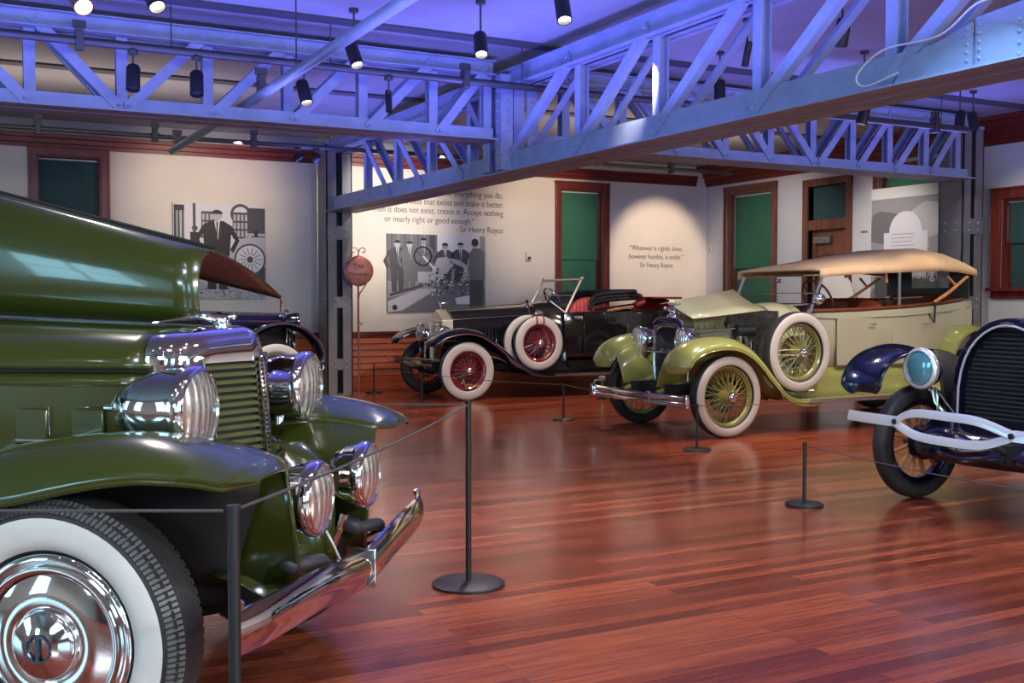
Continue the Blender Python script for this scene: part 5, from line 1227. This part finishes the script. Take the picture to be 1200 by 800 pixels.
def draw2(b, W, H, d):
    h = H/2; w = W/2
    R_(b, -w, w, -h, h, d, 3); R_(b, -w, -w+.5*W, h-.6*H, h, d+.0004, 2); R_(b, -w+.5*W, w-.06*W, h-.4*H, h, d+.0004, 5)
    for i in range(7): R_(b, -w+(.04+.065*i)*W, -w+(.05+.065*i)*W, h-.5*H, h, d+.0008, 3 if i % 2 else 1)
    R_(b, -w+.42*W, -w+.48*W, h-.35*H, h, d+.0010, 1)
    rr = random.Random(11)
    poly_fig(b, -w+.10*W, -h+.26*H, .66*H, d+.0014, suit=1, skin=4); poly_fig(b, -w+.22*W, -h+.28*H, .63*H, d+.0030, suit=2, skin=4)
    poly_fig(b, -w+.36*W, -h+.34*H, .62*H, d+.0014, suit=2, skin=3); poly_fig(b, -w+.58*W, -h+.26*H, .64*H, d+.0014, suit=1, skin=3); poly_fig(b, -w+.74*W, -h+.26*H, .65*H, d+.0014, suit=1, skin=4)
    b.prism([(-w, -h+.18*H), (-w+.40*W, -h+.30*H), (-w+.55*W, -h+.36*H), (-w+.85*W, -h+.42*H), (w, -h+.30*H), (w, -h), (-w, -h)], 'xz', -d-.0052, -d-.0048, 2)
    b.prism([(-w+.30*W, -h+.38*H), (-w+.50*W, -h+.38*H), (-w+.66*W, -h+.60*H), (-w+.60*W, -h+.72*H), (-w+.50*W, -h+.70*H), (-w+.44*W, -h+.52*H), (-w+.30*W, -h+.52*H)], 'xz', -d-.0060, -d-.0056, 4)
    b.prism([(-w+.60*W, -h+.70*H), (-w+.72*W, -h+.68*H), (-w+.82*W, -h+.60*H), (-w+.80*W, -h+.42*H), (-w+.76*W, -h+.42*H), (-w+.77*W, -h+.58*H), (-w+.68*W, -h+.63*H)], 'xz', -d-.0060, -d-.0056, 4)
    b.prism([(-w, -h), (-w+.14*W, -h+.02*H), (-w+.40*W, -h+.22*H), (-w+.50*W, -h+.30*H), (-w+.32*W, -h+.30*H), (-w, -h+.14*H)], 'xz', -d-.0066, -d-.0062, 4)
    b.prism([(-w+.02*W, -h+.24*H), (-w+.35*W, -h+.36*H), (-w+.36*W, -h+.33*H), (-w+.02*W, -h+.20*H)], 'xz', -d-.0066, -d-.0062, 1)
    b.prism([(-w+.70*W, -h+.10*H), (-w+.88*W, -h+.10*H), (-w+.84*W, -h+.22*H), (-w+.68*W, -h+.18*H)], 'xz', -d-.0066, -d-.0062, 5)
    for k in range(150):
        x = -w+(.40+.42*rr.random())*W; z = -h+(.20+.34*rr.random())*H; s_ = .012+.03*rr.random()
        b.prism([(x, z), (x+s_, z+.3*s_), (x+.8*s_, z+s_), (x-.2*s_, z+.7*s_)], 'xz', -d-.0072, -d-.0068, rr.choice((0, 1, 3, 4, 5)))
    C_(b, -w+.35*W, -h+.72*H, .13*H, d+.0076, 0, .108*H)
    for a in (.4, 2.5, 4.2): b.prism([(-w+.35*W+.11*H*math.cos(a-.06), -h+.72*H+.11*H*math.sin(a-.06)), (-w+.35*W+.11*H*math.cos(a+.06), -h+.72*H+.11*H*math.sin(a+.06)), (-w+.35*W, -h+.72*H)], 'xz', -d-.0080, -d-.0076, 0)
    b.prism([(-w+.36*W, -h+.73*H), (-w+.48*W, -h+.56*H), (-w+.46*W, -h+.55*H), (-w+.345*W, -h+.715*H)], 'xz', -d-.0080, -d-.0076, 5)
    C_(b, -w+.07*W, -h+.06*H, .035*H, d+.0070, 0)
    cx = w-.09*W   # man seen from behind at the right
    b.prism([(cx-.08*W, -h+.06*H), (cx-.01*W, -h+.05*H), (cx+.06*W, -h+.06*H), (cx+.075*W, -h+.50*H), (cx-.07*W, -h+.50*H)], 'xz', -d-.0084, -d-.0080, 1)
    b.prism([(cx-.08*W, -h+.42*H), (cx+.085*W, -h+.42*H), (cx+.085*W, -h+.78*H), (cx+.03*W, -h+.84*H), (cx-.04*W, -h+.84*H), (cx-.085*W, -h+.76*H)], 'xz', -d-.0088, -d-.0085, 2)
    C_(b, cx-.02*W, -h+.90*H, .055*H, d+.0090, 3); C_(b, cx-.02*W, -h+.915*H, .05*H, d+.0094, 0)
picture(6.28, 7.99, 1.19, 2.42, 'black and white photograph of men gathered round a bare car chassis', draw2)
def wall_text(lines, label, sizes=.165):
    o = empty('wall_lettering', (lines[0][1], YF-.004, lines[0][2]), 0, label, 'lettering')
    for t, x, z, al, s, sx in lines: text_mesh('text_line', t, s, (x-lines[0][1], 0, z-lines[0][2]), (PI/2, 0, 0), 'ink', o, al, .0015, sx)
    return o
wall_text([('\u201cStrive for perfection in everything you do.', 8.34, 3.05, 'RIGHT', .138, .86), ('Take the best that exists and make it better.', 8.36, 2.90, 'RIGHT', .138, .86),
           ('When it does not exist, create it. Accept nothing', 8.34, 2.76, 'RIGHT', .138, .86), ('or nearly right or good enough.\u201d', 7.82, 2.61, 'RIGHT', .138, .86),
           ('- Sir Henry Royce', 8.34, 2.48, 'RIGHT', .138, .86)], 'grey quotation lettering above the chassis photograph, partly hidden by the truss')
wall_text([('\u201cWhatever is rightly done,', 11.43, 2.26, 'CENTER', .125, .86), ('however humble, is noble.\u201d', 11.43, 2.11, 'CENTER', .125, .86), ('Sir Henry Royce', 11.43, 1.96, 'CENTER', .125, .86)],
          'short grey quotation lettering in the pool of light left of the corner')
# small wall fittings
o = empty('wall_sensor', (8.81, YF, 2.11), 0, 'small white wall fitting between the quotation and the green window', 'sensor')
MB().bx(-.05, .05, -.04, 0, -.08, .08).build('case', 'offwhite', o, bevel=.012); MB().ball((0, -.05, -.03), .03, 10).build('dome', 'darksteel', o)
o = empty('wall_sensor', (XR, 15.86, 2.32), 0, 'tiny white wall fitting beside the room corner', 'sensor')
MB().bx(-.03, 0, -.04, .04, -.06, .06).build('case', 'offwhite', o, bevel=.008); MB().ball((-.03, 0, -.02), .014, 8).build('button', 'darksteel', o)
o = empty('wall_switch', (XR, 12.16, 2.42), 0, 'little dark plate on the pale wall right of the door', 'switch')
MB().bx(-.015, 0, -.06, .06, -.015, .015).build('plate', 'colsteel', o, bevel=.004)
# freestanding poster in front of the right-hand window
o = empty('poster_stand', (12.38, 11.25, 0), 0, 'tall grey poster stand with arched white notice before the right wall window', 'poster')
y0, y1 = -.68, .60
pf = MB().bx(-.02, .02, y0, y1, .05, 3.02).build('poster_panel', 'offwhite', o, smooth=0)
def X_(b, ya, yb, z0, z1, d, mi): b.bx(-.02-d-.0006, -.02-d, ya, yb, z0, z1, mi)
b = MB(); X_(b, y0+.01, y1-.01, .1, 2.86, .001, 3)
rr = random.Random(2)
for k in range(7):
    yb_ = y1-.01-1.15*rr.random(); zb_ = 1.2+1.4*rr.random()
    b.prism([(max(y0+.01, min(y1-.01, yb_+.35*math.cos(2*PI*i/14)*(1+.2*rr.random()))), min(2.85, zb_+.22*math.sin(2*PI*i/14)*(1+.3*rr.random()))) for i in range(14)], 'yz', -.0235-.0004*k, -.0232-.0004*k, 2 if k % 2 else 4)
b.prism([(-.46, .9), (-.46, 2.36), (-.38, 2.36)]+[(-.06-.30*math.cos(PI*k/14), 2.36+.30*math.sin(PI*k/14)) for k in range(15)]+[(.34, 2.36), (.34, .9)], 'yz', -.030, -.027, 5)
for k in range(8): X_(b, -.22+.02*(k % 3), .20, 2.33-.055*k, 2.337-.055*k, .012, 2)
for cy in (-.16, .10): 
    for k in range(20):
        a0, a1 = 2*PI*k/20, 2*PI*(k+1)/20; b.prism([(cy+.07*math.cos(a0), 1.82+.07*math.sin(a0)), (cy+.07*math.cos(a1), 1.82+.07*math.sin(a1)), (cy+.055*math.cos(a1), 1.82+.055*math.sin(a1)), (cy+.055*math.cos(a0), 1.82+.055*math.sin(a0))], 'yz', -.034, -.033, 1)
b.prism([(-.16, 1.82), (-.04, 1.80), (.0, 1.88), (.10, 1.83), (.04, 1.93), (-.06, 1.90)], 'yz', -.034, -.033, 1)
X_(b, -.62, .5, 1.30, 1.72, .016, 1)
b.build('poster_print', PM, pf, smooth=0)
text_mesh('poster_title', 'enburg', .20, (-.045, -.12, 1.69), (PI/2, 0, -PI/2), 'p5', pf, 'LEFT', .001, .85)
MB().bx(-.25, .15, y0, y1, 0, .05).build('foot', 'colsteel', o, bevel=.005)
o = empty('display_board', (12.25, 12.45, 0), 0, 'white round-topped board by the door, seen through the cream touring car', 'board')
MB().prism([(-.42, .04), (-.42, 1.30)]+[(-.42+.42*(1-math.cos(PI/2*k/10)), 1.30+.50*math.sin(PI/2*k/10)) for k in range(11)]+[(.30, 1.80), (.30, .04)], 'yz', -.02, .02).build('panel', 'offwhite', o, smooth=0)
MB().bx(-.15, .15, -.42, .30, 0, .04).build('foot', 'colsteel', o)

# ================================================================== ceiling spots
FL = (3.5, 6, 0)
spothead(.90, 7.9, 3.42, (1.6, 5.2, .9), 'glowing brown spotlight at the top left edge of the picture', m='plaque', r=.065, h=.24, power=60, ang=60)
spothead(1.39, 7.94, 3.50, (2.2, 5.5, 0), 'black ceiling spotlight cut by the top edge, left of the silver pipe', r=.06, power=50)
spothead(1.45, 9.2, 3.17, (1.2, 8.2, 0), 'black spotlight hanging left-most under the pipe of the left truss', up=3.386, glow=False)
spothead(1.95, 9.2, 3.17, (1.7, 8.0, 0), 'black spotlight hanging second from left under the pipe of the left truss', up=3.386, glow=False)
spothead(2.86, 9.2, 3.18, (3.3, 8.0, 0), 'black spotlight just right of where the silver pipe crosses the left truss', up=3.386)
spothead(3.64, 9.2, 3.17, (3.3, 8.0, 0), 'dark slim spotlight among the web bars left of the crossing post', up=3.386, r=.03, glow=False)
spothead(3.12, 8.66, 3.42, (3.6, 7.0, 0), 'black ceiling spotlight directly behind the silver pipe', power=30)
spothead(3.94, 7.95, 3.45, (3.4, 6.3, 0), 'black ceiling spotlight left of centre above the crossing post', power=90)
spothead(3.97, 6.70, 3.45, (3.6, 5.2, 0), 'black ceiling spotlight at the top edge near the picture middle', power=90)
spothead(6.22, 6.28, 3.45, (6.8, 7.5, .6), 'black tilted spotlight seen through the last bay of the big truss', power=90)
spothead(6.80, 8.48, 3.42, (6.8, 8.4, .4), 'black spotlight hanging straight down behind the middle of the big truss', power=60)
spothead(6.21, 7.38, 3.50, (6.6, 8.6, 1.), 'dark slim spotlight seen between two bars of the big truss', r=.03, glow=False)
spothead(8.03, 7.81, 3.20, (7.6, 8.2, .8), 'small black spotlight below the pipe of the right truss', power=60)
spothead(10.32, 8.59, 3.42, (9.6, 8.2, .9), 'left one of two black ceiling spotlights by the right wall column', power=40)
spothead(10.65, 8.68, 3.45, (10.8, 8.0, 0), 'right one of two black ceiling spotlights by the right wall column', power=0, glow=False)
spothead(4.17, 13.7, 3.22, (3.6, 16, 2.6), 'black spotlight on the rear pipe beside the plaque column', up=3.332, r=.045, h=.18, glow=False)
spothead(4.42, 13.7, 3.22, (4.6, 16, 2.6), 'black box-like spotlight tucked behind the one by the plaque column', up=3.332, r=.045, h=.15, glow=False)
spothead(6.6, 13.7, 3.22, (6.4, 16, 2.7), 'small black spotlight on the rear pipe seen below the left truss end', up=3.332, r=.045, h=.15)
for x, y, l in ((1.1, 14.9, 'tiny recessed ceiling light over the left wall window'), (2.05, 15.1, 'tiny recessed ceiling light above the wall right of the left window')):
    o = tag(MB().lathe([(.001, -.01), (.05, -.01), (.06, -.012), (.06, 0), (.001, 0)], (0, 0, 0), (0, 0, 1), 20).build('recessed_light', 'led', loc=(x, y, ZC)), l, 'light')
# beams that pool on the back wall
spot('wall_beam', (3.4, 13.6, 3.3), (3.45, 16, 3.0), 110, WARM, 70, 0.9, .04)
spot('wall_beam', (6.2, 13.6, 3.3), (6.1, 16, 2.8), 220, (1, .93, .85), 70, 0.9, .04)
spot('wall_beam', (8.9, 13.6, 3.3), (9.0, 16, 2.7), 110, WARM, 65, 0.9, .04)
spot('wall_beam', (11.3, 13.6, 3.35), (11.45, 16, 2.1), 170, WARM, 52, 0.55, .04)
spot('wall_beam', (10.4, 11.4, 3.3), (12.55, 11.6, 2.0), 100, NEUT, 70, 0.9, .04)
spot('wall_beam', (3.9, 12.6, 3.3), (3.7, 14.4, .8), 80, NEUT, 60, 0.9, .04)
# beams on the cars and the floor
spot('car_beam', (6.6, 11.0, 3.3), (6.9, 13.4, .7), 140, NEUT, 60, 0.8, .03)
spot('car_beam', (5.0, 7.2, 3.35), (6.7, 8.9, .6), 150, NEUT, 55, 0.8, .03)
spot('car_beam', (8.4, 6.9, 3.3), (8.6, 8.8, .9), 130, NEUT, 60, 0.8, .03)
spot('car_beam', (1.9, 1.6, 3.4), (1.0, 3.9, .8), 120, (.8, .85, 1), 60, 0.8, .03)
spot('car_beam', (-.2, 1.2, 3.4), (.2, 3.5, .8), 110, (.8, .85, 1), 60, 0.8, .03)
spot('car_beam', (.6, 5.6, 3.4), (.7, 4.2, 1.2), 60, NEUT, 80, 0.8, .03)
spot('car_beam', (4.2, 3.4, 3.4), (5.6, 4.8, .8), 130, (.35, .6, 1), 60, 0.8, .03)
spot('car_beam', (4.9, 2.2, 3.4), (5.5, 4.4, .7), 60, (.35, .6, 1), 60, 0.8, .03)
spot('car_beam', (3.6, 3.4, 3.3), (6.0, 5.3, .35), 90, NEUT, 40, 0.8, .03)  # added to brighten the wooden spokes
spot('wall_beam', (5.6, 13.3, 3.3), (5.9, 16, .4), 80, WARM, 60, 0.9, .03)  # added low beam that lifts the wainscot behind the black car
for k in range(16):
    x = -2.6+1.35*(k % 4)+.3*((k//4) % 2); y = -2.2+1.55*(k//4)
    o = empty('spotlight', (x, y, 3.52), 0, 'black ceiling spotlight over the floor behind and above the viewer', 'spotlight', 'spotlights above the viewer')
    MB().lathe([(0.001, .10), (.045, .10), (.05, .08), (.05, -.10), (.042, -.10), (.042, -.08)], (0, 0, 0), (0, 0, 1), 20).build('housing', 'black', o)
    MB().lathe([(0.001, -.075), (.041, -.075)], (0, 0, 0), (0, 0, 1), 20).build('lamp_lens', 'ledstrong', o)
    MB().cyl((0, 0, .1), (0, 0, ZC-3.52), .01, n=8).build('stem', 'darksteel', o)
spot('wall_beam', (10.3, 13.0, 3.3), (12.55, 14.0, 2.0), 70, NEUT, 80, 0.9, .04)  # added to brighten the far right wall
spot('wall_beam', (10.8, 9.2, 3.3), (12.55, 9.0, 1.8), 50, NEUT, 80, 0.9, .04)  # second added beam, lifts the nearer right wall
